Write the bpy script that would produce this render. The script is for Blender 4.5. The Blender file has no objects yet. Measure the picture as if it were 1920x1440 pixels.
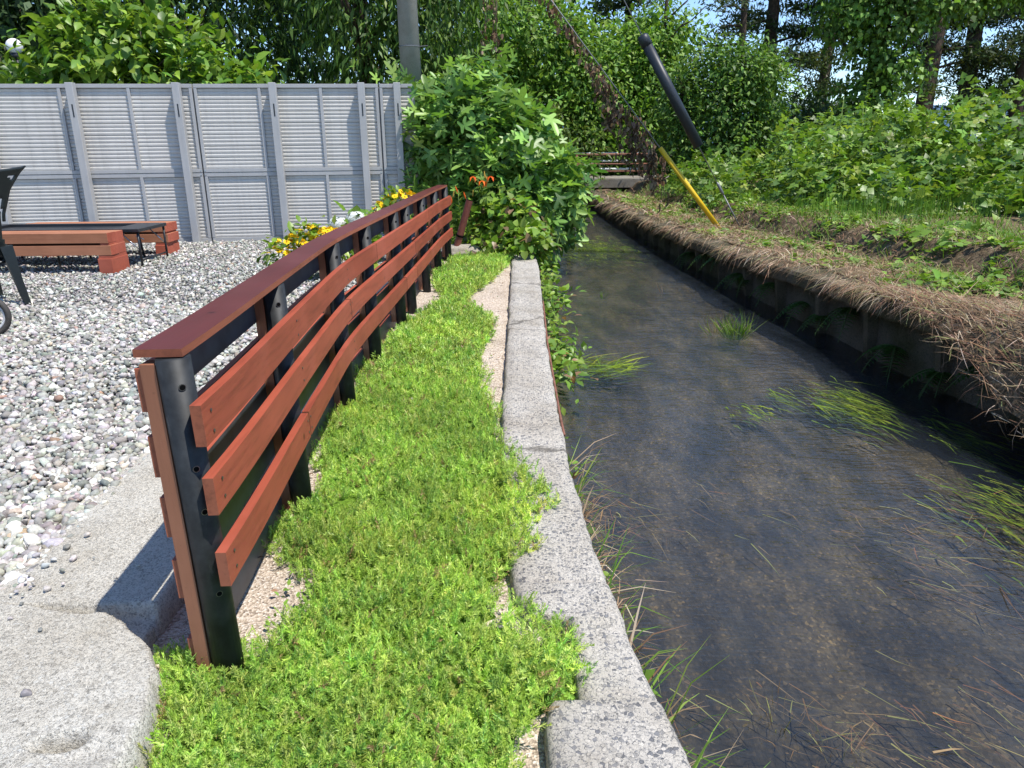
import bpy, math, random
import numpy as np
from mathutils import Matrix, Vector

# ------------------------------------------------------------------ camera, sky, sun, exposure
sc = bpy.context.scene
COL = sc.collection
cam = bpy.data.cameras.new("camera"); camo = bpy.data.objects.new("camera", cam); COL.objects.link(camo)
cam.sensor_width = 36.0; cam.lens = 26.25; cam.clip_start = 0.05; cam.clip_end = 5000
camo.matrix_world = Matrix(((0.99995753, 0.0092162, 0.0, 0.0), (-0.00282929, 0.30697793, -0.95171243, 0.0),
                            (-0.00877117, 0.95167201, 0.30699097, 1.35), (0, 0, 0, 1)))
sc.camera = camo
SUN = Vector((0.37, -0.22, 0.90)).normalized()
world = bpy.data.worlds.new("World"); sc.world = world; world.use_nodes = True
wn = world.node_tree.nodes; wl = world.node_tree.links
sky = wn.new("ShaderNodeTexSky"); sky.sky_type = 'NISHITA'; sky.sun_disc = False
sky.sun_elevation = math.asin(SUN.z); sky.sun_rotation = math.atan2(SUN.x, SUN.y)
sky.air_density = 1.0; sky.dust_density = 0.0; sky.ozone_density = 5.0; sky.altitude = 1500
wl.new(sky.outputs[0], wn["Background"].inputs[0]); wn["Background"].inputs[1].default_value = 0.145
sl = bpy.data.lights.new("sun", 'SUN'); sl.energy = 3.9; sl.angle = math.radians(0.53); sl.color = (1.0, 0.955, 0.88)
so = bpy.data.objects.new("sun", sl); COL.objects.link(so); so.location = (0, 0, 30)
so.rotation_euler = SUN.to_track_quat('Z', 'Y').to_euler()
sc.view_settings.view_transform = 'Standard'; sc.view_settings.look = 'None'
sc.view_settings.exposure = 0.72; sc.view_settings.gamma = 1.0; sc.view_settings.use_curve_mapping = False
sc.cycles.max_bounces = 8; sc.cycles.transparent_max_bounces = 12; sc.cycles.caustics_reflective = False
sc.cycles.sample_clamp_indirect = 8.0

rng = np.random.default_rng(11); random.seed(5)

# ------------------------------------------------------------------ materials
def new_mat(name):
    m = bpy.data.materials.new(name); m.use_nodes = True
    nt = m.node_tree; b = nt.nodes["Principled BSDF"]
    return m, nt, b
def N(nt, t, **kw):
    n = nt.nodes.new(t)
    for k, v in kw.items():
        if k.startswith("i_"):
            n.inputs[int(k[2:]) if k[2:].isdigit() else k[2:].replace("_", " ")].default_value = v
        else: setattr(n, k, v)
    return n
def ramp(nt, fac, stops, interp='LINEAR'):
    r = nt.nodes.new("ShaderNodeValToRGB"); cr = r.color_ramp; cr.interpolation = interp
    while len(cr.elements) > 1: cr.elements.remove(cr.elements[-1])
    cr.elements[0].position = stops[0][0]; cr.elements[0].color = (*stops[0][1], 1)
    for p, c in stops[1:]:
        e = cr.elements.new(p); e.color = (*c, 1)
    nt.links.new(fac, r.inputs[0]); return r.outputs[0]
def mixc(nt, fac, a, b, mode='MIX'):
    n = nt.nodes.new("ShaderNodeMix"); n.data_type = 'RGBA'; n.blend_type = mode
    for s, v in ((0, fac), (6, a), (7, b)):
        if hasattr(v, "is_output"): nt.links.new(v, n.inputs[s])
        else: n.inputs[s].default_value = v if s == 0 else ((*v, 1) if len(v) == 3 else v)
    return n.outputs[2]
def noise(nt, scale, detail=4, rough=0.6, vec=None, out=0):
    n = N(nt, "ShaderNodeTexNoise"); n.inputs["Scale"].default_value = scale
    n.inputs["Detail"].default_value = detail; n.inputs["Roughness"].default_value = rough
    if vec is not None: nt.links.new(vec, n.inputs["Vector"])
    return n.outputs[out]
def coords(nt, scale=(1, 1, 1), kind="Object", rot=(0, 0, 0)):
    t = N(nt, "ShaderNodeTexCoord"); mp = N(nt, "ShaderNodeMapping"); mp.inputs["Scale"].default_value = scale
    mp.inputs["Rotation"].default_value = rot
    nt.links.new(t.outputs[kind], mp.inputs[0]); return mp.outputs[0]
def bump(nt, b, h, strength=0.4, dist=0.01):
    n = N(nt, "ShaderNodeBump"); n.inputs["Strength"].default_value = strength; n.inputs["Distance"].default_value = dist
    nt.links.new(h, n.inputs["Height"]); nt.links.new(n.outputs[0], b.inputs["Normal"]); return n
def setc(nt, b, c):
    if hasattr(c, "is_output"): nt.links.new(c, b.inputs["Base Color"])
    else: b.inputs["Base Color"].default_value = (*c, 1)

def plain(name, c, rough=0.6, metal=0.0, spec=0.4, var=0.15, nscale=30, bstr=0.15, bdist=0.002):
    m, nt, b = new_mat(name); v = coords(nt)
    n = noise(nt, nscale, 5, 0.65, v)
    setc(nt, b, ramp(nt, n, [(0.25, tuple(x * (1 - var) for x in c)), (0.75, tuple(min(1, x * (1 + var)) for x in c))]))
    b.inputs["Roughness"].default_value = rough; b.inputs["Metallic"].default_value = metal
    b.inputs["Specular IOR Level"].default_value = spec
    bump(nt, b, n, bstr, bdist); return m

def attr_mat(name, rough=0.5, spec=0.35, trans=0.0, tint=(1.25, 1.3, 0.6), bumpy=0):
    m, nt, b = new_mat(name); a = N(nt, "ShaderNodeAttribute", attribute_name="Col")
    nt.links.new(a.outputs["Color"], b.inputs["Base Color"])
    b.inputs["Roughness"].default_value = rough; b.inputs["Specular IOR Level"].default_value = spec
    if bumpy:
        n = noise(nt, bumpy, 6, 0.7, coords(nt)); bump(nt, b, n, 0.5, 0.004)
        setc(nt, b, mixc(nt, 1.0, a.outputs["Color"], ramp(nt, n, [(0.3, (0.62, 0.62, 0.62)), (0.7, (1.15, 1.15, 1.15))]), 'MULTIPLY'))
    if trans > 0:
        t = N(nt, "ShaderNodeBsdfTranslucent"); nt.links.new(mixc(nt, 1.0, a.outputs["Color"], tint, 'MULTIPLY'), t.inputs[0])
        mx = N(nt, "ShaderNodeMixShader"); mx.inputs[0].default_value = trans
        nt.links.new(b.outputs[0], mx.inputs[1]); nt.links.new(t.outputs[0], mx.inputs[2])
        nt.links.new(mx.outputs[0], nt.nodes["Material Output"].inputs[0])
    return m

def concrete(name, light, dark, scale=70, stain=(0.18, 0.16, 0.13), stain_amt=0.5, agg=0.75, bstr=0.6, crack=0, pits=0):
    m, nt, b = new_mat(name); v = coords(nt)
    wn_ = N(nt, "ShaderNodeTexNoise"); wn_.inputs["Scale"].default_value = scale * 0.9; wn_.inputs["Detail"].default_value = 2; nt.links.new(v, wn_.inputs["Vector"])
    wsub = N(nt, "ShaderNodeVectorMath", operation='MULTIPLY_ADD'); nt.links.new(wn_.outputs["Color"], wsub.inputs[0]); wsub.inputs[1].default_value = (0.9 / scale,) * 3; nt.links.new(v, wsub.inputs[2]); v0 = v; v = wsub.outputs[0]
    vor = N(nt, "ShaderNodeTexVoronoi"); vor.inputs["Scale"].default_value = scale; nt.links.new(v, vor.inputs["Vector"])
    sep = N(nt, "ShaderNodeSeparateColor"); nt.links.new(vor.outputs["Color"], sep.inputs[0])
    stone = ramp(nt, sep.outputs[0], [(0.0, dark), (0.22, tuple(d * 1.7 for d in dark)), (0.4, tuple((a + c) / 2 for a, c in zip(light, dark))), (0.62, light), (1.0, tuple(min(0.75, x * 1.25) for x in light))])
    v2 = N(nt, "ShaderNodeTexVoronoi"); v2.inputs["Scale"].default_value = scale * 2.7; nt.links.new(v, v2.inputs["Vector"])
    sep2 = N(nt, "ShaderNodeSeparateColor"); nt.links.new(v2.outputs["Color"], sep2.inputs[0])
    fine = ramp(nt, sep2.outputs[1], [(0.0, tuple(d * 1.4 for d in dark)), (0.35, light), (1.0, tuple(min(0.75, x * 1.1) for x in light))])
    rad = N(nt, "ShaderNodeMath", operation='MULTIPLY_ADD'); nt.links.new(sep.outputs[2], rad.inputs[0]); rad.inputs[1].default_value = 0.62; rad.inputs[2].default_value = 0.06
    dif = N(nt, "ShaderNodeMath", operation='SUBTRACT'); nt.links.new(rad.outputs[0], dif.inputs[0]); nt.links.new(vor.outputs["Distance"], dif.inputs[1])
    edge = ramp(nt, dif.outputs[0], [(0.0, (0, 0, 0)), (0.06, (1, 1, 1))])
    f = N(nt, "ShaderNodeMath", operation='MULTIPLY'); nt.links.new(edge, f.inputs[0]); f.inputs[1].default_value = agg
    col = mixc(nt, f.outputs[0], fine, stone)
    big = noise(nt, 2.3, 5, 0.65, v)
    st = ramp(nt, big, [(0.42, (0, 0, 0)), (0.68, (stain_amt,) * 3)])
    col = mixc(nt, st, col, mixc(nt, 1.0, col, tuple(min(1, s * 3) for s in stain), 'MULTIPLY'))
    if pits:
        pn = noise(nt, pits, 6, 0.8, v0); col = mixc(nt, ramp(nt, pn, [(0.60, (0, 0, 0)), (0.66, (0.75,) * 3)]), col, tuple(d * 0.55 for d in dark))
        gn = noise(nt, 5.5, 8, 0.75, v0); col = mixc(nt, ramp(nt, gn, [(0.55, (0, 0, 0)), (0.75, (0.5,) * 3)]), col, mixc(nt, 1.0, col, (0.66, 0.60, 0.50), 'MULTIPLY'))
    if crack:
        ck = N(nt, "ShaderNodeTexVoronoi", feature='DISTANCE_TO_EDGE'); ck.inputs["Scale"].default_value = crack
        cw = N(nt, "ShaderNodeVectorMath", operation='MULTIPLY_ADD'); nt.links.new(noise(nt, 6, 6, 0.7, v0, 1), cw.inputs[0]); cw.inputs[1].default_value = (0.22,) * 3; nt.links.new(v0, cw.inputs[2]); nt.links.new(cw.outputs[0], ck.inputs["Vector"])
        col = mixc(nt, ramp(nt, ck.outputs["Distance"], [(0.0, (0.8,) * 3), (0.006, (0.5,) * 3), (0.010, (0, 0, 0))]), col, (0.10, 0.09, 0.075))
    setc(nt, b, col); b.inputs["Roughness"].default_value = 0.9; b.inputs["Specular IOR Level"].default_value = 0.2
    h = N(nt, "ShaderNodeMath", operation='ADD'); nt.links.new(f.outputs[0], h.inputs[0]); nt.links.new(noise(nt, scale * 3, 4, 0.7, v), h.inputs[1])
    bump(nt, b, h.outputs[0], bstr, 0.006); return m

def wood(name, c, rough=0.55, spec=0.3, axis=1, wear=None, dark=0.55):
    m, nt, b = new_mat(name)
    s = [38, 38, 38]; s[axis] = 2.2
    v = coords(nt, tuple(s)); n = noise(nt, 1.0, 6, 0.7, v)
    big = noise(nt, 3.1, 3, 0.5, coords(nt))
    col = ramp(nt, n, [(0.28, tuple(x * dark for x in c)), (0.5, c), (0.8, tuple(min(1, x * 1.18) for x in c))])
    col = mixc(nt, ramp(nt, big, [(0.35, (0, 0, 0)), (0.7, (0.55,) * 3)]), col, tuple(x * 0.72 for x in c))
    # knots and chips with a shape of their own
    k = N(nt, "ShaderNodeTexVoronoi"); k.inputs["Scale"].default_value = 4.2; nt.links.new(coords(nt), k.inputs["Vector"])
    col = mixc(nt, ramp(nt, k.outputs["Distance"], [(0.035, (0.75,) * 3), (0.07, (0, 0, 0))]), col, tuple(x * 0.22 for x in c))
    oi = N(nt, "ShaderNodeObjectInfo"); col = mixc(nt, 1.0, col, ramp(nt, oi.outputs["Random"], [(0, (0.82, 0.80, 0.80)), (1, (1.12, 1.15, 1.18))]), 'MULTIPLY')
    sv = coords(nt, (9, 9, 9)); sp = noise(nt, 5.0, 9, 0.8, sv); col = mixc(nt, ramp(nt, sp, [(0.62, (0, 0, 0)), (0.70, (0.6,) * 3)]), col, tuple(x * 0.35 for x in c))
    fd = noise(nt, 1.7, 5, 0.6, coords(nt)); col = mixc(nt, ramp(nt, fd, [(0.5, (0, 0, 0)), (0.75, (0.45,) * 3)]), col, tuple(min(1, x * 1.25 + 0.035) for x in c))
    if wear:
        w = noise(nt, 7.0, 8, 0.75, coords(nt, (1, .5, 1)))
        col = mixc(nt, ramp(nt, w, [(0.63, (0, 0, 0)), (0.70, (0.8,) * 3)]), col, wear)
    setc(nt, b, col); b.inputs["Roughness"].default_value = rough; b.inputs["Specular IOR Level"].default_value = spec
    bump(nt, b, n, 0.35, 0.002); return m

M = {}
M['leaf'] = attr_mat("leaf", 0.42, 0.45, 0.32)
M['leaf_far'] = attr_mat("leaf_far", 0.5, 0.35, 0.34)
M['sedum'] = attr_mat("sedum", 0.42, 0.4, 0.22, (1.1, 1.1, .6))
M['grass'] = attr_mat("grass", 0.55, 0.25, 0.3)
M['straw'] = attr_mat("straw", 0.8, 0.15, 0.12, (1.1, 1.0, 0.8))
M['deadleaf'] = attr_mat("dead_leaf", 0.8, 0.15, 0.2, (1.1, 0.9, 0.7))
M['petal'] = attr_mat("petal", 0.55, 0.2, 0.25, (1.0, 0.9, 0.7))
M['stone'] = attr_mat("gravel_stone", 0.75, 0.3, 0, bumpy=90)
M['bark'] = plain("bark", (0.085, 0.062, 0.045), 0.9, spec=.15, var=0.5, nscale=14, bstr=0.9, bdist=0.03)
M['barkgrey'] = plain("grey_bark", (0.13, 0.115, 0.095), 0.9, spec=.15, var=0.4, nscale=14, bstr=0.8, bdist=0.02)
M['rail'] = wood("stained_wood", (0.36, 0.080, 0.042), 0.55)
M['railend'] = wood("stained_end_grain", (0.30, 0.095, 0.05), 0.7)
M['cap'] = wood("maroon_paint", (0.135, 0.026, 0.026), 0.34, 0.55, wear=(0.36, 0.085, 0.055), dark=0.85)
M['batten'] = wood("raw_batten", (0.30, 0.125, 0.07), 0.6, axis=2)
M['blackpaint'] = plain("black_board_paint", (0.05, 0.056, 0.068), 0.45, var=0.5, nscale=8)
M['pipe'] = plain("black_pipe", (0.020, 0.022, 0.024), 0.55, spec=0.3, var=0.6, nscale=26, bstr=0.05)
def scuff(m, c2, sc_, lo=0.60, hi=0.68, amt=0.6):
    nt = m.node_tree; b = nt.nodes["Principled BSDF"]; src = b.inputs["Base Color"].links[0].from_socket
    n = noise(nt, 1.0, 8, 0.75, coords(nt, sc_)); setc(nt, b, mixc(nt, ramp(nt, n, [(lo, (0, 0, 0)), (hi, (amt,) * 3)]), src, c2)); return m
scuff(M['pipe'], (0.075, 0.078, 0.08), (30, 30, 9))
M['hole'] = plain("bolt_steel", (0.16, 0.15, 0.15), 0.35, metal=0.8)
M['dark'] = plain("hole_dark", (0.006, 0.006, 0.006), 0.9, spec=0.0)
M['alu'] = plain("grey_aluminium", (0.40, 0.395, 0.39), 0.5, metal=0.1, spec=0.5, var=0.08, nscale=3, bstr=0.02)
M['slat'] = plain("slat_metal", (0.56, 0.535, 0.495), 0.5, metal=0.05, spec=0.5, var=0.10, nscale=2.2, bstr=0.03)
scuff(M['slat'], (0.36, 0.34, 0.31), (7, 7, 0.8), 0.48, 0.72, 0.55); scuff(M['alu'], (0.27, 0.27, 0.27), (16, 16, 1.2), 0.52, 0.75, 0.5)
M['bench'] = wood("bench_timber", (0.40, 0.165, 0.085), 0.7, axis=0, dark=0.7)
M['benchend'] = wood("bench_end_paint", (0.42, 0.10, 0.055), 0.6, axis=0)
M['black'] = plain("black_metal", (0.02, 0.021, 0.024), 0.35, spec=0.5, var=0.3)
M['steel'] = plain("zinc_steel", (0.55, 0.56, 0.58), 0.32, metal=0.9, var=0.1)
M['resin'] = plain("dark_green_resin", (0.012, 0.016, 0.015), 0.38, spec=0.5, var=0.2)
M['rubber'] = plain("tyre_rubber", (0.06, 0.055, 0.05), 0.7, var=0.3)
M['rimwhite'] = plain("silver_wheel", (0.62, 0.62, 0.64), 0.35, metal=0.2, var=0.05)
M['pole'] = concrete("pole_concrete", (0.30, 0.285, 0.25), (0.16, 0.15, 0.13), 160, stain_amt=0.6, agg=0.3, bstr=0.2)
M['yellow'] = plain("yellow_plastic", (0.72, 0.46, 0.02), 0.4, var=0.12)
M['sleeve'] = plain("black_sleeve", (0.022, 0.027, 0.034), 0.45, var=0.2)
M['wire'] = plain("galvanised_wire", (0.20, 0.20, 0.20), 0.5, metal=0.6)
M['rust'] = plain("rusty_iron", (0.20, 0.085, 0.055), 0.75, var=0.45, nscale=20)
M['redpipe'] = plain("red_brown_pipe", (0.20, 0.062, 0.045), 0.6, var=0.3, nscale=12)
M['whitebar'] = plain("pale_rail_paint", (0.62, 0.64, 0.66), 0.4, var=0.08)
M['globe'] = plain("white_globe", (0.8, 0.8, 0.8), 0.25, var=0.02)
M['grasssolid'] = plain("green_stem", (.14, .20, .04), .6)
M['kerb'] = concrete("exposed_aggregate", (0.54, 0.50, 0.435), (0.15, 0.15, 0.155), 82, agg=0.95, stain_amt=0.5, bstr=1.0, crack=0.55, pits=26)
M['slab'] = concrete("slab_concrete", (0.68, 0.645, 0.565), (0.24, 0.225, 0.195), 105, agg=0.55, stain_amt=0.45, bstr=1.1, pits=38)
M['mossy'] = concrete("mossy_concrete", (0.115, 0.095, 0.066), (0.05, 0.044, 0.03), 55, stain=(0.12, 0.14, 0.07), stain_amt=0.9, agg=0.5)  # moss stain, plus concrete colour lowered to deepen the shade below the ledge
M['bridgec'] = concrete("bridge_concrete", (0.27, 0.25, 0.22), (0.13, 0.12, 0.10), 60, stain_amt=0.9, agg=0.3)
M['rock'] = concrete("rough_rock", (0.36, 0.33, 0.28), (0.16, 0.15, 0.13), 40, stain_amt=0.8, agg=0.3)

def sand_mat():
    m, nt, b = new_mat("coarse_sand"); v = coords(nt)
    vor = N(nt, "ShaderNodeTexVoronoi"); vor.inputs["Scale"].default_value = 150; nt.links.new(v, vor.inputs["Vector"])
    sep = N(nt, "ShaderNodeSeparateColor"); nt.links.new(vor.outputs["Color"], sep.inputs[0])
    col = ramp(nt, sep.outputs[0], [(0, (0.24, 0.19, 0.15)), (0.35, (0.48, 0.39, 0.30)), (0.75, (0.62, 0.52, 0.42)), (1, (0.72, 0.66, 0.58))])
    big = noise(nt, 3.0, 5, 0.6, v)
    col = mixc(nt, ramp(nt, big, [(0.45, (0, 0, 0)), (0.65, (0.7,) * 3)]), col, mixc(nt, 1.0, col, (0.72, 0.7, 0.7), 'MULTIPLY'))
    setc(nt, b, col); b.inputs["Roughness"].default_value = 0.95; b.inputs["Specular IOR Level"].default_value = 0.1
    bump(nt, b, vor.outputs["Distance"], 0.8, 0.006); return m
M['sand'] = sand_mat()

def soil_mat(name, stops, scale=9, vs=60):
    m, nt, b = new_mat(name); v = coords(nt)
    n = noise(nt, scale, 8, 0.72, v)
    col = ramp(nt, n, stops)
    vor = N(nt, "ShaderNodeTexVoronoi"); vor.inputs["Scale"].default_value = vs; nt.links.new(v, vor.inputs["Vector"])
    sep = N(nt, "ShaderNodeSeparateColor"); nt.links.new(vor.outputs["Color"], sep.inputs[0])
    col = mixc(nt, 1.0, col, ramp(nt, sep.outputs[0], [(0, (0.55,) * 3), (1, (1.35,) * 3)]), 'MULTIPLY')
    setc(nt, b, col); b.inputs["Roughness"].default_value = 0.95; b.inputs["Specular IOR Level"].default_value = 0.1
    bump(nt, b, n, 0.9, 0.03); return m
M['soil'] = soil_mat("bank_soil", [(0.3, (0.06, 0.043, 0.026)), (0.5, (0.15, 0.108, 0.066)), (0.7, (0.27, 0.20, 0.125))])
M['earth'] = soil_mat("ground_earth", [(0.3, (0.03, 0.035, 0.015)), (0.6, (0.06, 0.06, 0.025)), (0.8, (0.10, 0.08, 0.05))], 1.2, 8)
M['gravelbase'] = soil_mat("gravel_base", [(0.3, (0.16, 0.165, 0.155)), (0.5, (0.30, 0.305, 0.285)), (0.7, (0.44, 0.44, 0.41))], 30, 34)
M['sedmat'] = soil_mat("sedum_undergrowth", [(0.3, (0.10, 0.19, 0.02)), (0.6, (0.19, 0.32, 0.035))], 40, 120)

def bed_mat():
    m, nt, b = new_mat("creek_bed"); v = coords(nt)
    vw = coords(nt, (1.6, 0.55, 1), rot=(0, 0, 0.35))
    n = noise(nt, 2.6, 11, 0.74, vw)
    col = ramp(nt, n, [(0.32, (0.008, 0.006, 0.005)), (0.45, (0.030, 0.022, 0.013)), (0.58, (0.088, 0.064, 0.035)), (0.76, (0.20, 0.15, 0.09))])
    vor = N(nt, "ShaderNodeTexVoronoi"); vor.inputs["Scale"].default_value = 85; nt.links.new(v, vor.inputs["Vector"])
    sep = N(nt, "ShaderNodeSeparateColor"); nt.links.new(vor.outputs["Color"], sep.inputs[0])
    col = mixc(nt, 1.0, col, ramp(nt, sep.outputs[1], [(0, (0.55,) * 3), (0.6, (1.0,) * 3), (0.9, (1.2,) * 3), (1.0, (2.4, 2.2, 1.8))]), 'MULTIPLY')
    silt = noise(nt, 2.6, 9, 0.75, coords(nt, (1.2, .5, 1)))
    col = mixc(nt, ramp(nt, silt, [(0.5, (0, 0, 0)), (0.62, (0.2,) * 3)]), col, mixc(nt, 0.45, (0.085, 0.095, 0.105), col))
    setc(nt, b, col); b.inputs["Roughness"].default_value = 0.9
    bump(nt, b, n, 0.8, 0.05); return m
M['bed'] = bed_mat()

def water_mat():
    m, nt, b = new_mat("creek_water"); nt.nodes.remove(b)
    gl = N(nt, "ShaderNodeBsdfGlossy"); gl.inputs["Roughness"].default_value = 0.02
    tr = N(nt, "ShaderNodeBsdfTransparent"); tr.inputs[0].default_value = (0.86, 0.88, 0.84, 1)
    fr = N(nt, "ShaderNodeFresnel"); fr.inputs[0].default_value = 1.55
    mx = N(nt, "ShaderNodeMixShader")
    v1 = coords(nt, (5.0, 13.0, 1), rot=(0, 0, -0.25)); v2 = coords(nt, (16, 42, 1), rot=(0, 0, 0.15))
    a = noise(nt, 1.0, 3, 0.55, v1); c = noise(nt, 1.0, 2, 0.5, v2)
    mm = N(nt, "ShaderNodeMath", operation='MULTIPLY_ADD'); nt.links.new(c, mm.inputs[0]); mm.inputs[1].default_value = 0.6; nt.links.new(a, mm.inputs[2])
    bp = N(nt, "ShaderNodeBump"); bp.inputs["Strength"].default_value = 0.9; bp.inputs["Distance"].default_value = 0.008
    nt.links.new(mm.outputs[0], bp.inputs["Height"])
    nt.links.new(bp.outputs[0], gl.inputs["Normal"]); nt.links.new(bp.outputs[0], fr.inputs["Normal"])
    nt.links.new(fr.outputs[0], mx.inputs[0]); nt.links.new(tr.outputs[0], mx.inputs[1]); nt.links.new(gl.outputs[0], mx.inputs[2])
    # fine silt carried in the water, lit by the sun
    df = N(nt, "ShaderNodeBsdfDiffuse"); df.inputs[0].default_value = (0.36, 0.45, 0.58, 1)
    tn = noise(nt, 1.0, 7, 0.68, coords(nt, (2.6, 1.1, 1), rot=(0, 0, 0.35))); tf = ramp(nt, tn, [(0.34, (0.010,) * 3), (0.66, (0.030,) * 3)])
    mx2 = N(nt, "ShaderNodeMixShader"); nt.links.new(tf, mx2.inputs[0]); nt.links.new(mx.outputs[0], mx2.inputs[1]); nt.links.new(df.outputs[0], mx2.inputs[2])
    nt.links.new(mx2.outputs[0], nt.nodes["Material Output"].inputs[0]); return m
M['water'] = water_mat()

# ------------------------------------------------------------------ mesh helpers
def tag(o, label=None, cat=None, group=None, kind=None):
    if label: o["label"] = label
    if cat: o["category"] = cat
    if group: o["group"] = group
    if kind: o["kind"] = kind
    return o
def empty(name, loc=(0, 0, 0), rz=0):
    o = bpy.data.objects.new(name, None); COL.objects.link(o); o.location = loc; o.rotation_euler = (0, 0, rz); o.empty_display_size = 0.1
    return o
def link(name, me, parent=None):
    o = bpy.data.objects.new(name, me); COL.objects.link(o)
    if parent: o.parent = parent
    return o
def fast(name, V, F, mat, parent=None, col=None, smooth=False, mi=None):
    """one mesh object from numpy arrays; F is (m,k)"""
    V = np.ascontiguousarray(V, np.float32); F = np.ascontiguousarray(F, np.int32)
    me = bpy.data.meshes.new(name)
    me.vertices.add(len(V)); me.vertices.foreach_set("co", V.ravel())
    me.loops.add(F.size); me.loops.foreach_set("vertex_index", F.ravel())
    me.polygons.add(len(F)); me.polygons.foreach_set("loop_start", np.arange(len(F), dtype=np.int32) * F.shape[1])
    if smooth: me.polygons.foreach_set("use_smooth", np.ones(len(F), bool))
    for m in (mat if isinstance(mat, (list, tuple)) else [mat]): me.materials.append(m)
    if mi is not None: me.polygons.foreach_set("material_index", np.ascontiguousarray(mi, np.int32))
    if col is not None:
        a = me.color_attributes.new("Col", 'FLOAT_COLOR', 'POINT')
        c4 = np.ones((len(V), 4), np.float32); c4[:, :3] = col
        a.data.foreach_set("color", c4.ravel())
    me.update(calc_edges=True)
    return link(name, me, parent)
def pyd(name, V, F, mat, parent=None, smooth=False, mi=None):
    me = bpy.data.meshes.new(name); me.from_pydata([tuple(v) for v in V], [], F)
    for m in (mat if isinstance(mat, (list, tuple)) else [mat]): me.materials.append(m)
    if mi: 
        for p, i in zip(me.polygons, mi): p.material_index = i
    if smooth: me.polygons.foreach_set("use_smooth", [True] * len(me.polygons))
    me.update(); return link(name, me, parent)
BF = [(0, 3, 2, 1), (4, 5, 6, 7), (0, 1, 5, 4), (1, 2, 6, 5), (2, 3, 7, 6), (3, 0, 4, 7)]
def box_vf(x0, x1, y0, y1, z0, z1):
    return [(x0, y0, z0), (x1, y0, z0), (x1, y1, z0), (x0, y1, z0), (x0, y0, z1), (x1, y0, z1), (x1, y1, z1), (x0, y1, z1)], BF
def box(name, x0, x1, y0, y1, z0, z1, mat, parent=None, bev=0.0, mi=None):
    V, F = box_vf(x0, x1, y0, y1, z0, z1)
    o = pyd(name, V, F, mat, parent, mi=mi)
    if bev:
        b = o.modifiers.new("bevel", 'BEVEL'); b.width = bev; b.segments = 2; b.limit_method = 'ANGLE'
    return o
def tube_vf(pts, rad, n=10, cap=True):
    pts = [Vector(p) for p in pts]; rad = rad if isinstance(rad, (list, tuple)) else [rad] * len(pts)
    V = []; F = []
    prev = None
    for i, p in enumerate(pts):
        d = (pts[min(i + 1, len(pts) - 1)] - pts[max(i - 1, 0)]).normalized()
        if prev is None: prev = d.orthogonal().normalized()
        a = (prev - d * prev.dot(d)).normalized(); b = d.cross(a); prev = a
        for k in range(n):
            t = 2 * math.pi * k / n; V.append(p + (a * math.cos(t) + b * math.sin(t)) * rad[i])
    for i in range(len(pts) - 1):
        for k in range(n):
            F.append((i * n + k, i * n + (k + 1) % n, (i + 1) * n + (k + 1) % n, (i + 1) * n + k))
    if cap: F.append(tuple(range(n))[::-1]); F.append(tuple(range((len(pts) - 1) * n, len(pts) * n)))
    return V, F
def tube(name, pts, rad, mat, parent=None, n=10, cap=True, smooth=True):
    V, F = tube_vf(pts, rad, n, cap); return pyd(name, V, F, mat, parent, smooth)
class MB:
    """several shapes that make up ONE part"""
    def __init__(s): s.V = []; s.F = []
    def add(s, vf):
        o = len(s.V); s.V += list(vf[0]); s.F += [tuple(i + o for i in f) for f in vf[1]]; return s
    def build(s, name, mat, parent=None, smooth=False): return pyd(name, s.V, s.F, mat, parent, smooth)

def nz(x, y, f=1.0, seed=0):
    """cheap smooth value noise in numpy, about -1..1"""
    x = np.asarray(x, float) * f + seed * 17.3; y = np.asarray(y, float) * f - seed * 9.1
    return (np.sin(x * 1.7 + 1.3 * np.sin(y * 1.1 + .7)) + np.sin(y * 2.1 + 1.1 * np.sin(x * 1.3 + 2.1)) + 0.6 * np.sin(x * 3.9 + y * 3.1 + 1.2) + 0.4 * np.sin(x * 7.3 - y * 6.1)) / 3.0
def grid(name, xs, ys, zf, mat, parent=None, smooth=True):
    X, Y = np.meshgrid(xs, ys); Zz = zf(X, Y)
    V = np.stack([X, Y, Zz], -1).reshape(-1, 3); nx, ny = len(xs), len(ys)
    i = (np.arange(ny - 1)[:, None] * nx + np.arange(nx - 1)[None]).ravel()
    F = np.stack([i, i + 1, i + nx + 1, i + nx], 1)
    return fast(name, V, F, mat, parent, smooth=smooth)
def loft(name, rows, mat, parent=None, smooth=False, closed=False):
    """rows: list of equal-length point lists"""
    n = len(rows[0]); V = [p for r in rows for p in r]; F = []
    for i in range(len(rows) - 1):
        for k in range(n if closed else n - 1):
            F.append((i * n + k, i * n + (k + 1) % n, (i + 1) * n + (k + 1) % n, (i + 1) * n + k))
    if closed: F.append(tuple(range(n))[::-1]); F.append(tuple(range((len(rows) - 1) * n, len(rows) * n)))
    return pyd(name, V, F, mat, parent, smooth)

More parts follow.
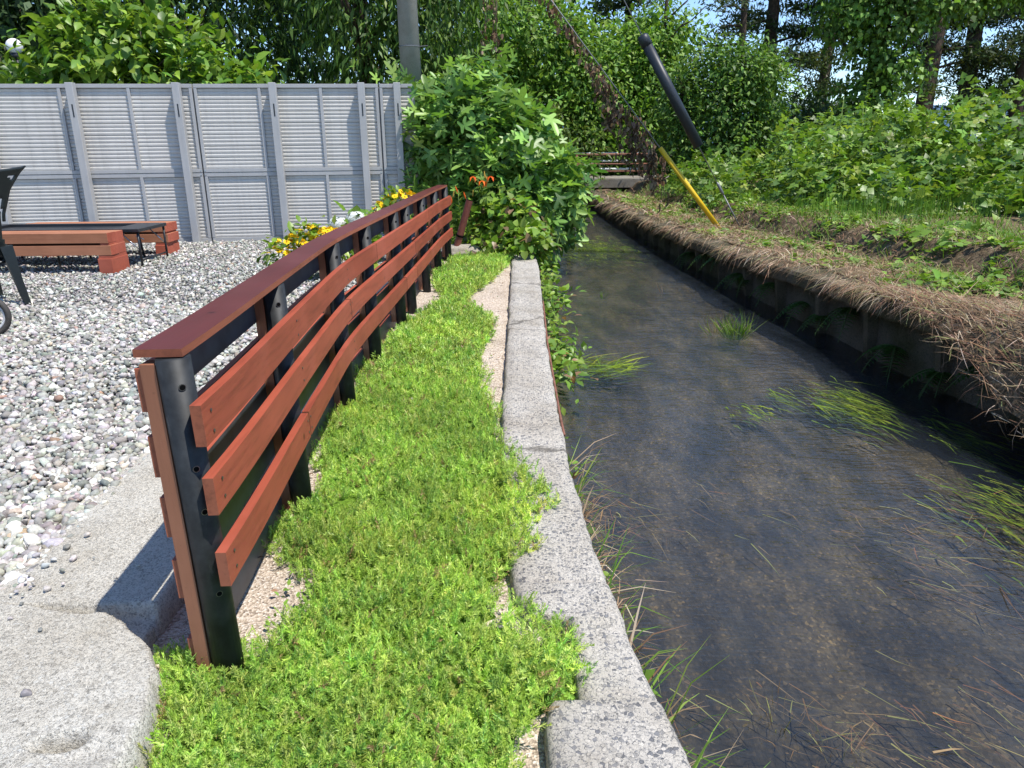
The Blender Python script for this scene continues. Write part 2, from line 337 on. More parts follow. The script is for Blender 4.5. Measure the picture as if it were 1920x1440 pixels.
def unit(a): return a / np.maximum(np.linalg.norm(a, axis=-1, keepdims=True), 1e-9)
def inst(T, P, D, U, S, C):
    """copy template T=(V,F) to points P along D with normal U, scale S (n,) or (n,3), colour C (n,3)"""
    TV, TF = T; n = len(P); k = len(TV)
    D = unit(D); X = unit(np.cross(D, U)); U = np.cross(X, D)
    S = np.asarray(S, float); S = S[:, None] * np.ones(3) if S.ndim == 1 else S
    L = TV[None] * S[:, None, :]
    V = P[:, None] + L[..., 0:1] * X[:, None] + L[..., 1:2] * D[:, None] + L[..., 2:3] * U[:, None]
    F = TF[None] + (np.arange(n) * k)[:, None, None]
    return V.reshape(-1, 3), F.reshape(-1, TF.shape[1]), np.repeat(C, k, 0)
def cat(parts):
    Vs, Fs, Cs = [], [], []; o = 0
    for V, F, C in parts:
        Vs.append(V); Fs.append(F + o); Cs.append(C); o += len(V)
    return np.concatenate(Vs), np.concatenate(Fs), np.concatenate(Cs)
A = lambda *r: np.array(r, float)
T_quad = (A((0, 0, 0), (0.27, 0.45, 0.05), (0, 1, -0.08), (-0.27, 0.45, 0.05)), np.array([[0, 1, 2, 3]]))
T_oval = (A((0, 0, 0), (0.28, 0.38, 0.07), (0.2, 0.7, 0.03), (0, 1, -0.12), (-0.2, 0.7, 0.03), (-0.28, 0.38, 0.07), (0, 0.5, 0)),
          np.array([[0, 1, 6], [1, 2, 6], [2, 3, 6], [3, 4, 6], [4, 5, 6], [5, 0, 6]]))
T_heart = (A((0, 0.02, 0), (0.34, -0.02, 0.05), (0.46, 0.3, 0.06), (0.28, 0.68, 0), (0, 1, -0.14), (-0.28, 0.68, 0), (-0.46, 0.3, 0.06), (-0.34, -0.02, 0.05), (0, 0.42, -0.04)),
           np.array([[0, 1, 8], [1, 2, 8], [2, 3, 8], [3, 4, 8], [4, 5, 8], [5, 6, 8], [6, 7, 8], [7, 0, 8]]))
_fo = [(0, 0), (.13, -.03), (.34, -.10), (.44, -.04), (.40, .06), (.17, .19), (.36, .34), (.52, .52), (.50, .63), (.40, .62), (.12, .45), (.15, .70), (.13, .92), (.05, 1.04), (0, 1.06)]
_fo = _fo + [(-x, y) for x, y in _fo[-2:0:-1]]
T_fig = (np.array([(x, y, 0.22 * abs(x) - 0.24 * y * y - .25 * x * x) for x, y in _fo] + [(0, .3, -0.02)]), np.array([[i, (i + 1) % len(_fo), len(_fo)] for i in range(len(_fo))]))
T_blade = (A((-0.5, 0, 0), (0.5, 0, 0), (0.38, 0.5, 0.10), (-0.38, 0.5, 0.10), (0.06, 1, 0.0), (-0.06, 1, 0.0)), np.array([[0, 1, 2, 3], [3, 2, 4, 5]]))
T_bend = (A((-0.5, 0, 0), (0.5, 0, 0), (0.4, 0.55, 0.0), (-0.4, 0.55, 0.0), (0.05, 0.95, -0.28), (-0.05, 0.95, -0.28)), np.array([[0, 1, 2, 3], [3, 2, 4, 5]]))
T_ned = (A((-0.03, 0, 0), (0.10, 0.5, 0.05), (0, 1, 0.10), (-0.10, 0.5, 0.05)), np.array([[0, 1, 2, 3]]))
T_leaf4 = (A((0, 0, 0), (0.27, 0.43, 0.07), (0, 1, -0.12), (-0.27, 0.43, 0.07), (0, 0.5, 0)), np.array([[0, 1, 4], [1, 2, 4], [2, 3, 4], [3, 0, 4]]))
T_ivy4 = (A((0, 0, 0), (0.42, 0.28, 0.06), (0, 1, -0.14), (-0.42, 0.28, 0.06), (0, 0.42, -0.03)), np.array([[0, 1, 4], [1, 2, 4], [2, 3, 4], [3, 0, 4]]))
def trifol(T):
    V, F = T; vs, fs = [], []
    for k, (ang, off) in enumerate(((0, 0.25), (1.35, 0.0), (-1.35, 0.0))):
        c, s = math.cos(ang), math.sin(ang); R = np.array(((c, -s, 0), (s, c, 0), (0, 0, 1)))
        vs.append(V * .8 @ R.T + np.array((0, off, 0))); fs.append(F + k * len(V))
    return np.concatenate(vs), np.concatenate(fs)
T_tri = trifol(T_ivy4)
def rosette(n, T, tilt, seed):
    """n leaves radiating from a point (x,y plane = around, z = D axis up the stem)"""
    r = np.random.default_rng(seed); vs, fs = [], []
    V, F = T
    for k in range(n):
        a = 2 * math.pi * (k + r.random() * .6) / n; t = tilt + r.normal() * .2
        d = np.array((math.cos(a) * math.cos(t), math.sin(t), math.sin(a) * math.cos(t))); u = np.array((-math.cos(a) * math.sin(t), math.cos(t), -math.sin(a) * math.sin(t)))
        x = np.cross(d, u); vs.append(V[:, :1] * x + V[:, 1:2] * d + V[:, 2:3] * u); fs.append(F + k * len(V))
    return np.concatenate(vs), np.concatenate(fs)

def pick(n, pal, w=None, jit=0.15):
    pal = np.array(pal, float); i = rng.choice(len(pal), n, p=None if w is None else np.array(w) / sum(w))
    return pal[i] * (1 + rng.normal(size=(n, 1)) * jit).clip(0.4, 1.8) * (1 + rng.normal(size=(n, 3)) * 0.05)
def rdir(n): return unit(rng.normal(size=(n, 3)))

def leaves_in(blobs, n, size, pal, T=T_oval, clump=10, spread=0.3, droop=0.3, up=0.8, inner=0.25, szvar=0.3, w=None, lo=0.78, zmin=None):
    """leaf clumps through the outer volume of ellipsoid blobs [(cx,cy,cz,rx,ry,rz)]"""
    B = np.array(blobs, float); ar = (B[:, 3] * B[:, 4] + B[:, 3] * B[:, 5] + B[:, 4] * B[:, 5])
    nc = max(1, n // clump); bi = rng.choice(len(B), nc, p=ar / ar.sum())
    d = rdir(nc); rad = np.where(rng.random(nc) < inner, rng.uniform(0.35, 0.8, nc), rng.uniform(lo, 1.06, nc))
    cc = B[bi, :3] + d * B[bi, 3:] * rad[:, None]
    P = np.repeat(cc, clump, 0) + rng.normal(size=(nc * clump, 3)) * spread
    O = np.repeat(unit(d / B[bi, 3:]), clump, 0)
    m = len(P); D = O * 0.7 + rdir(m) * 0.8 + np.array((0, 0, -droop)); U = O * 0.5 + np.array((0, 0, up)) + rdir(m) * 0.55
    S = size * (1 + rng.normal(size=m) * szvar).clip(0.45, 1.8)
    tone = np.repeat((1 + rng.normal(size=(nc, 1)) * 0.12).clip(.7, 1.4), clump, 0)
    C = pick(m, pal, w) * tone
    if zmin is not None:
        k = P[:, 2] > zmin; P, D, U, S, C = P[k], D[k], U[k], S[k], C[k]
    return inst(T, P, D, U, S, C)

def branching(base, top, r0, n, seed, spread=1.0, low=0.3, rise=0.4, mb=None):
    """tapered trunk with limbs"""
    r = random.Random(seed); mb = mb or MB(); base = Vector(base); top = Vector(top); L = (top - base).length
    pts = []; off = Vector((0, 0, 0))
    for i in range(8):
        t = i / 7; off += Vector((r.uniform(-1, 1), r.uniform(-1, 1), 0)) * 0.02 * L; pts.append(base.lerp(top, t) + off * (1 if i else 0))
    rad = [r0 * (1.35 if i == 0 else 1) * (1 - 0.85 * i / 7) for i in range(8)]
    mb.add(tube_vf(pts, rad, 9))
    for k in range(n):
        t = low + (0.95 - low) * (k + r.random()) / n; i = min(6, int(t * 7)); p = pts[i].lerp(pts[i + 1], t * 7 - i)
        a = r.uniform(0, 6.283); ln = spread * (1.15 - 0.7 * t) * r.uniform(.7, 1.2)
        d = Vector((math.cos(a), math.sin(a), rise + r.uniform(-.2, .3))).normalized()
        q = p + d * ln * .55 + Vector((0, 0, .06 * ln)); e = p + d * ln + Vector((r.uniform(-.15, .15) * ln, r.uniform(-.15, .15) * ln, .15 * ln))
        rr = rad[i] * 0.45; mb.add(tube_vf([p, q, e], [rr, rr * .6, rr * .2], 6))
    return mb
G1 = [(0.075, 0.155, 0.018), (0.060, 0.125, 0.016), (0.10, 0.19, 0.025), (0.045, 0.10, 0.014)]

# ------------------------------------------------------------------ setting: ground, creek
WALL = [(1.0, 3.25, .27), (2.2, 3.10, .27), (3.4, 2.98, .26), (4.1, 2.92, .25), (4.81, 2.83, .24), (5.36, 2.74, .22), (6.31, 2.71, .20), (6.99, 2.65, .18), (7.86, 2.58, .15), (9.02, 2.5, .12), (10.48, 2.39, .10),
        (11.92, 2.33, .08), (14.06, 2.28, .06), (16.84, 2.21, .04), (21.9, 2.15, .04)]
wy, wx, wz = (np.array([w[i] for w in WALL]) for i in range(3))
xw = lambda y: np.interp(y, wy, wx); zw = lambda y: np.interp(y, wy, wz)
KR = [(0.6, .52), (1.0, .455), (1.3, .39), (1.65, .34), (2.15, .28), (2.77, .245), (3.52, .235), (5.0, .24), (8.27, .31), (9.09, .30), (12, .33), (22, .5)]
xk = lambda y: np.interp(y, [k[0] for k in KR], [k[1] for k in KR])
ZWAT, ZBED = -0.30, -0.44

def ground_z(X, Y):
    z = np.where(X < 0.5, -0.06, 0.0); right = np.clip((X - 3.2) / 6, 0, 1) * 0.25
    z = np.where(X > 3.5, right - 0.03, z)
    z = np.where((X > 0.2) & (X < 3.55), -0.75, z)
    return z
xs = np.array([-400, -120, -40, -20, -10, -6, -3, -1.5, -0.5, 0.15, 0.21, 1.5, 3.54, 3.58, 4.0, 5, 7, 10, 15, 25, 45, 100, 400.])
ys = np.array([-30, -5, 0, 3, 6, 9, 12, 16, 22, 30, 45, 80, 160, 500.])
tag(grid("ground", xs, ys, ground_z, M['earth'], smooth=False), kind='structure')

yy = np.linspace(0.3, 26, 180)
gx = np.linspace(0, 1, 30)
def lofted_strip(name, xa, xb, zf, mat, ys=yy, n=30, smooth=True):
    g = np.linspace(0, 1, n); Y = np.repeat(ys[:, None], n, 1); X = xa(ys)[:, None] * (1 - g) + xb(ys)[:, None] * g
    V = np.stack([X, Y, zf(X, Y, g[None] + 0 * Y)], -1).reshape(-1, 3); ny = len(ys)
    i = (np.arange(ny - 1)[:, None] * n + np.arange(n - 1)[None]).ravel()
    return fast(name, V, np.stack([i, i + 1, i + n + 1, i + n], 1), mat, smooth=smooth)
tag(lofted_strip("creek_bed", lambda y: xk(y) - .1, lambda y: xw(y) + .5, lambda X, Y, g: ZBED + 0.035 * nz(X, Y, 1.6, 2) + .02 * nz(X, Y, 5, 3) + .10 * np.clip((.18 - g) / .18, 0, 1), M['bed'], n=44), kind='structure')
tag(lofted_strip("creek_water", lambda y: xk(y) - .05, lambda y: xw(y) + .45, lambda X, Y, g: ZWAT + 0.0 * X, M['water'], ys=np.linspace(0.3, 26, 40), n=4, smooth=False), kind='structure')

# near retaining wall: capping of exposed aggregate with uneven inner edge
def retaining_left():
    ys2 = np.concatenate([np.arange(0.5, 3.6, 0.02), np.arange(3.6, 9.6, 0.05), np.arange(9.6, 22.1, .5)])
    kl = [(0.5, .06), (1.36, .08), (1.50, .085), (1.515, .16), (1.84, .17), (1.86, .045), (2.03, .0), (2.1, -.005), (3.38, -.05), (5.66, -.02), (8.29, .01), (9.2, .02), (22, .2)]
    rows = []
    for y in ys2:
        l = float(np.interp(y, [k[0] for k in kl], [k[1] for k in kl])) + 0.008 * float(nz(y, 0, 6, 1)) + 0.004 * float(nz(y, 0, 21, 4)); r = float(xk(y)) + 0.006 * float(nz(y, 3, 7, 2)) + 0.003 * float(nz(y, 3, 24, 2))
        sunk = 0.02 if 1.515 <= y <= 1.84 else 0.0
        z = 0.05 + 0.005 * float(nz(0, y, 3, 5)) - sunk
        gap = 0.012 if min(abs(y - j) for j in (2.035, 3.4, 4.9, 6.4, 7.9)) < 0.011 else 0
        z -= gap
        e = 0.014
        row = [(l - .012, y, -0.12), (l - .004, y, z - .03), (l, y, z - e), (l + e, y, z)]
        row += [(l + e + (r - l - 2 * e) * t, y, z + 0.003 * float(nz(l + t * .3, y, 25, 8))) for t in (.2, .4, .6, .8)]
        row += [(r - e, y, z), (r, y, z - e), (r + .003, y, -.06), (r + .01, y, -.30), (r + .02, y, -.8)]
        rows.append(row)
    root = empty("retaining_wall", (0.2, 1.0, 0)); tag(root, "grey exposed aggregate concrete creek wall beside the bright green ground cover", "wall")
    o = loft("capping", rows, M['kerb'], None, smooth=True); o.parent = root; o.matrix_parent_inverse = Matrix.Translation((-0.2, -1.0, 0))
    t = tube("rusty_edge_strip", [(float(xk(y)) + .008, y, .030) for y in np.arange(3.3, 6.6, .15)], .007, M['rust'], root, 6); t.matrix_parent_inverse = Matrix.Translation((-0.2, -1.0, 0))
    return root
retaining_left()

# far retaining wall: overhanging mossy slab, recessed face, ribs
def retaining_right():
    root = empty("retaining_wall"); tag(root, "dark mossy concrete creek wall with overhanging ledge under the dry cut grass", "wall")
    ys2 = np.concatenate([np.arange(.4, 10, .08), np.arange(10, 22.2, .25)]); rows = []; rows2 = []
    for y in ys2:
        x = float(xw(y)) + .012 * float(nz(y, 1, 5, 3)); z = float(zw(y)) + .008 * float(nz(y, 2, 4, 1)); t = .13 + .012 * float(nz(y, 5, 6, 1))
        rows.append([(x + .12, y, z - t), (x + .015, y, z - t), (x, y, z - t + .02), (x, y, z - .03), (x + .02, y, z), (x + .25, y, z + .012), (x + .55, y, z + .01), (x + .55, y, z - t)])
        rows2.append([(x + .14, y, -.8), (x + .13, y, z - t + .01), (x + .5, y, z - t + .01)])
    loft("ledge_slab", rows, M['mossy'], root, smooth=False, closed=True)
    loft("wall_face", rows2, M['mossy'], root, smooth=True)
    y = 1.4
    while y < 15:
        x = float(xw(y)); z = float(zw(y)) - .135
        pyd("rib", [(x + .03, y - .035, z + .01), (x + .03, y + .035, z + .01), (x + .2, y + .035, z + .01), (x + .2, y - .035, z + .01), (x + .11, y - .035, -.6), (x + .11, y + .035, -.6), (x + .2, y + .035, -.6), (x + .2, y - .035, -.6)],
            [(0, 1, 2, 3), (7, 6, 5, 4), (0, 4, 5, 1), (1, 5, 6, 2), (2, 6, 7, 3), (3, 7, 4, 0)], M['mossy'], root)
        y += .86
    return root
retaining_right()

# right bank terrain
def bank_z(X, Y):
    d = X - xw(Y); led = 1.35 + .18 * nz(X * 0, Y, .7, 3)
    z = zw(Y) + .015 + .05 * np.clip(d - .4, 0, 1) + .03 * nz(X, Y, 2.4, 4)
    z = z + .19 * (1 / (1 + np.exp(-(d - led) * 24))) + .05 * np.clip(d - 1.6, 0, 3) + .02 * nz(X, Y, 6, 6)
    z = z - .10 * np.exp(-((d - led + .3) / .16) ** 2)
    return z
def bank():
    ysb = np.concatenate([np.arange(.4, 12, .1), np.arange(12, 34, .5)]); g = np.concatenate([np.linspace(0.28, 2.4, 40), np.linspace(2.6, 18, 24)]); n = len(g)
    Y = np.repeat(ysb[:, None], n, 1); X = xw(ysb)[:, None] + g[None]
    V = np.stack([X, Y, bank_z(X, Y)], -1).reshape(-1, 3); i = (np.arange(len(ysb) - 1)[:, None] * n + np.arange(n - 1)[None]).ravel()
    tag(fast("bank", V, np.stack([i, i + 1, i + n + 1, i + n], 1), M['soil'], smooth=True), kind='structure')
bank()

# planting bed, slabs, gravel yard
tag(grid("sand_bed", np.linspace(-1.15, .12, 60), np.linspace(.6, 11.5, 240), lambda X, Y: -0.006 + .010 * nz(X, Y, 4, 1) + .004 * nz(X, Y, 17, 2) - .05 * (X > .09), M['sand']), kind='structure')
def slab_front(X, Y):
    xb = np.interp(Y, [.2, 1.2, 1.36, 1.45, 1.58, 1.66, 1.72, 1.78, 1.83], [-.80, -.80, -.83, -.86, -.89, -.95, -1.02, -1.09, -1.17]) + .009 * nz(X * 0, Y, 9, 3) + .005 * nz(X, Y, 31, 5)
    d = xb - X; r = .014 + .06 * np.clip((1.45 - Y) / .2, 0, 1)
    t = np.clip(d / r, 0, 1); z = -.10 + .20 * np.sqrt(np.clip(1 - (1 - t) ** 2, 0, 1))
    e = np.clip((1.832 + .01 * nz(X, X, 8, 2) + .055 * np.clip(-(X + 1.2) / .3, 0, 1) - Y) / .02, 0, 1); z = np.where(e < 1, np.minimum(z, .1 - .12 * (1 - e) ** 1.5), z)
    h = ((X + 1.01) / .045) ** 2 + ((Y - 1.335 - .2 * (X + 1.01)) / .02) ** 2
    z = z - .10 * np.exp(-(h / 1.3) ** 3) - .02 * np.exp(-(((X + .93) / .07) ** 2 + ((Y - 1.30) / .03) ** 2))
    return z + .0014 * nz(X, Y, 11, 1) + .001 * nz(X, Y, 43, 1)
tag(grid("slab", np.concatenate([np.linspace(-4, -1.8, 12), np.linspace(-1.75, -.79, 110)]), np.concatenate([np.linspace(.3, 1.15, 10), np.linspace(1.17, 1.9, 100)]), slab_front, M['slab']), kind='structure')
GE = [(1.80, -1.62), (1.94, -1.49), (2.12, -1.47), (2.62, -1.53), (2.96, -1.50), (3.78, -1.41), (5, -1.38), (7, -1.34), (9.6, -1.28), (11.2, -1.2)]
xg = lambda y: np.interp(y, [k[0] for k in GE], [k[1] for k in GE])
def strip():
    rows = []
    for y in np.concatenate([np.arange(1.70, 1.84, .02), np.arange(1.84, 1.88, .006), np.arange(1.88, 4, .02), np.arange(4, 10.6, .08)]):
        f = float(np.clip((y - 1.855) / .012, 0, 1)); r = -1.035 + .006 * float(nz(y, 1, 6, 1)); l = float(xg(y)) - .12; z = .045 + .05 * f + .003 * float(nz(y, 2, 5, 2))
        rows.append([(l, y, z - .02), (l + .1, y, z)] + [(l + .1 + (r - .02 - l - .1) * t, y, z + .003 * float(nz(l + t, y, 14, 3))) for t in (.25, .5, .75)] + [(r - .012, y, z), (r - .003, y, z - .004), (r, y, z - .014), (r + .004, y, z - .05), (r + .006, y, -.05)])
    tag(loft("concrete_edging", rows, M['slab'], smooth=True), kind='structure')
strip()
tag(lofted_strip("gravel_yard", lambda y: np.full_like(y, -16.0), lambda y: xg(y) - .02, lambda X, Y, g: .055 + .012 * nz(X, Y, 1.5, 3), M['gravelbase'], ys=np.linspace(1.86, 18, 60), n=40), kind='structure')

def icos(sub):
    import bmesh
    bm = bmesh.new(); bmesh.ops.create_icosphere(bm, subdivisions=sub, radius=1.0)
    V = np.array([v.co[:] for v in bm.verts]); F = np.array([[v.index for v in f.verts] for f in bm.faces]); bm.free(); return V, F
def stones_t(sub, k, seed):
    r = np.random.default_rng(seed); V0, F = icos(sub) if sub else (A((1, 0, 0), (-1, 0, 0), (0, 1, 0), (0, -1, 0), (0, 0, 1), (0, 0, -1)), np.array([[0, 2, 4], [2, 1, 4], [1, 3, 4], [3, 0, 4], [2, 0, 5], [1, 2, 5], [3, 1, 5], [0, 3, 5]])); out = []
    for i in range(k):
        V = V0.copy() if sub else unit(V0 + r.normal(size=V0.shape) * .35) * 1.05
        for _ in range(9):
            d = unit(r.normal(size=3)); c = r.uniform(.42, .78); s = V @ d; V = V - np.outer(np.clip(s - c, 0, None), d)
        V = V * (1, r.uniform(.65, .95), r.uniform(.45, .7)) * .62; out.append((V, F))
    return out
def gravel():
    parts = []
    pal = [(.265, .262, .238), (.36, .35, .315), (.46, .445, .405), (.62, .59, .54), (.77, .735, .68), (.14, .14, .14), (.41, .35, .28), (.40, .27, .19), (.53, .42, .33)]
    w = [17, 33, 28, 15, 8, 2.5, 3, .7, 1.2]
    for (y0, y1, sp, sz, sub, layers) in ((1.86, 2.5, .021, .031, 2, 2.0), (2.5, 3.6, .022, .031, 1, 1.9), (3.6, 6.2, .026, .032, 1, 1.4), (6.2, 10.9, .032, .038, 0, 1.2)):
        T = stones_t(sub, 14, 3); cells = []
        yv = np.arange(y0, y1, sp)
        for y in yv:
            x1 = float(xg(y)) + .02 * float(nz(y, 0, 5, 1)); x0 = -0.72 * y - .6
            if x0 < x1: cells.append(np.stack([np.arange(x0, x1, sp), np.full(len(np.arange(x0, x1, sp)), y)], 1))
        P = np.concatenate(cells); P = np.concatenate([P, P[rng.random(len(P)) < layers - 1]])
        P = P + rng.uniform(-.7, .7, P.shape) * sp
        P = P[(P[:, 0] < xg(P[:, 1]) + rng.normal(size=len(P)) * .02)]
        pl = 10.484 + .1231 * (P[:, 0] + 5.683); P = P[P[:, 1] < pl - .12]
        n = len(P); s = sz * np.exp(rng.normal(size=n) * .38).clip(.4, 2.2)
        z = .068 + .012 * nz(P[:, 0], P[:, 1], 1.5, 3) + rng.uniform(-.008, .018, n)
        U = rdir(n) * .75 + np.array((0, 0, 1.)); a = rng.uniform(0, 6.283, n); D = np.stack([np.cos(a), np.sin(a), rng.normal(size=n) * .3], 1)
        near = np.clip((3.2 - P[:, 1]) / 1.5, 0, 1)
        C = pick(n, pal, w, .14); wh = rng.random(n) < (.18 * near); C[wh] = np.array((.72, .69, .63)) * (1 + rng.normal(size=(wh.sum(), 1)) * .1)
        ti = rng.integers(0, len(T), n)
        for k in range(len(T)):
            q = ti == k
            parts.append(inst(T[k], np.c_[P[q], z[q]], D[q], U[q], s[q], C[q]))
    T = stones_t(2, 6, 9); n = 46; P = np.c_[rng.uniform(-1.75, -1.12, n), rng.uniform(1.45, 2.3, n)]; far = rng.random(n) < .75; P[far, 0] = xg(P[far, 1]) + np.abs(rng.normal(size=far.sum())) * .06
    for k in range(6):
        q = np.arange(n) % 6 == k; m = q.sum(); parts.append(inst(T[k], np.c_[P[q], np.full(m, .106)], rdir(m) * (1, 1, .1), np.tile((0, 0, 1.), (m, 1)), .018 * rng.uniform(.4, 1.5, m), pick(m, pal, w)))
    V, F, C = cat(parts)
    tag(fast("gravel", V, F, M['stone'], col=C), "loose grey, white and slate gravel covering the yard", "gravel", kind='stuff')
gravel()

# ------------------------------------------------------------------ wooden fence along the bed
PY = [1.67, 2.62, 3.79, 4.61, 5.62, 6.17, 7.15, 8.18, 9.11]
PX = [-.758, -.820, -.888, -.870, -.845, -.832, -.815, -.80, -.752]
cx = lambda y: float(np.interp(y, np.linspace(1.5, 9.3, 60), _cs))
_ys = np.linspace(1.5, 9.3, 60); _cs = np.interp(_ys, PY, PX); _cs = np.convolve(np.pad(_cs, 5, mode='edge'), np.hanning(11) / np.hanning(11).sum(), 'valid')
ztop = lambda y: 0.888 - .022 * (y - 1.67) / 7.4
def sweep(name, y0, y1, off, z0, z1, th, mats, parent, dz=0.0, n=10, mi=None, skew=0.0):
    """a board following the fence line: off = sideways offset of its centre"""
    rows = []
    for i in range(n + 1):
        y = y0 + (y1 - y0) * i / n; d = (cx(y + .1) - cx(y - .1)) / .2; nx, ny = 1 / math.hypot(1, d), -d / math.hypot(1, d)
        k = ztop(y) - .888 + dz + skew * (i / n - .5); c = (cx(y) + off * nx, y + off * ny); h = th / 2
        l0, l1 = -LEAN * z0 / .888, -LEAN * z1 / .888
        rows.append([(c[0] - h * nx + l0, c[1] - h * ny, z0 + k), (c[0] + h * nx + l0, c[1] + h * ny, z0 + k), (c[0] + h * nx + l1, c[1] + h * ny, z1 + k), (c[0] - h * nx + l1, c[1] - h * ny, z1 + k)])
    o = loft(name, rows, mats, parent, closed=True)
    if mi is not None:
        np_ = len(o.data.polygons); ids = [mi[k % 4] for k in range(np_ - 2)] + [mi[4], mi[4]]
        o.data.polygons.foreach_set("material_index", ids)
    return o
LEAN = .022
def fence():
    root = empty("wooden_fence"); tag(root, "curving fence of red-brown boards and cap on black pipe posts", "fence")
    r = random.Random(3)
    for i, (px, py) in enumerate(zip(PX, PY)):
        x = cx(py); zt = ztop(py); R = .039
        post = tube("post", [(x + .004, py, -.05), (x - LEAN, py, zt - .004)], [R, R], M['pipe'], root, n=24)
        V, F = box_vf(x - R - .032, x - R + .004, py - .022, py + .022, .03 + r.uniform(-.02, .03), zt - .016)
        pyd("batten", [(v[0] - LEAN * v[2] / zt, v[1], v[2]) for v in V], F, M['batten'], root)
        if i < 7:
            for hz in (.82, .615, .50, .27):
                if i and hz in (.615,): continue
                a = math.radians(-52 + r.uniform(-6, 6)); q = Vector((x - LEAN * hz / .888 + R * math.cos(a), py + R * math.sin(a), hz * zt / .888)); d = Vector((math.cos(a), math.sin(a), 0))
                hb = MB(); hb.add(tube_vf([q - d * .004, q + d * .0012], [.0085, .0085], 12)); h = hb.build("bolt_hole", M['hole'], post)
                MB().add(tube_vf([q - d * .004, q + d * .0018], [.0066, .0066], 10)).build("hole_shade", M['dark'], post)  # near-black disc stands in for the shade inside the hole
    rows = [(.677, .779, [0, 3, 6, 8]), (.505, .602, [0, 2, 5, 8]), (.308, .402, [0, 1, 4, 5, 8])]
    for z0, z1, js in rows:
        for a, b in zip(js[:-1], js[1:]):
            ya = PY[a] + (.012 if a else -.055); yb = PY[b] - (.0 if b < 8 else -.06)
            sweep("rail_board", ya, yb - .002, .039 + .015, z0, z1, .026, [M['rail'], M['railend']], root, dz=r.uniform(-.004, .004), n=14, mi=[0, 0, 0, 0, 1], skew=r.uniform(-.003, .003))
            for yk in [PY[k] for k in range(a, b + 1)]:      # screw heads
                for zz in (z0 + .025, z1 - .025):
                    yq = min(max(yk, ya + .02), yb - .02); q = Vector((cx(yq) + .068 - LEAN * zz / .888, yq, zz + ztop(yq) - .888))
                    if yk < 4: MB().add(tube_vf([q, q + Vector((.0015, 0, 0))], [.0045, .0045], 8)).build("screw", M['hole'], root)
    for k, (z0, z1) in enumerate(((.752, .858), (.585, .691), (.42, .528), (.246, .356), (.0, .124))):
        for a, b in ((0, 2), (2, 5), (5, 8)) if k % 2 else ((0, 3), (3, 6), (6, 8)):
            sweep("back_board", PY[a] + (.012 if a else -.012), PY[b] - .002 + (.05 if b == 8 else 0), -.039 - .030 - .010, z0, z1, .018, [M['blackpaint'], M['rail'], M['railend']], root, n=12, mi=[0, 0, 1, 1, 2], dz=r.uniform(-.003, .003))
    for a, b in ((0, 2), (2, 4), (4, 6), (6, 8)):
        sweep("cap_board", PY[a] - (.012 if a == 0 else -.002), PY[b] + (.06 if b == 8 else -.002), -.028, .888, .907, .112, [M['cap'], M['railend']], root, n=12, mi=[1, 1, 0, 1, 1])
fence()

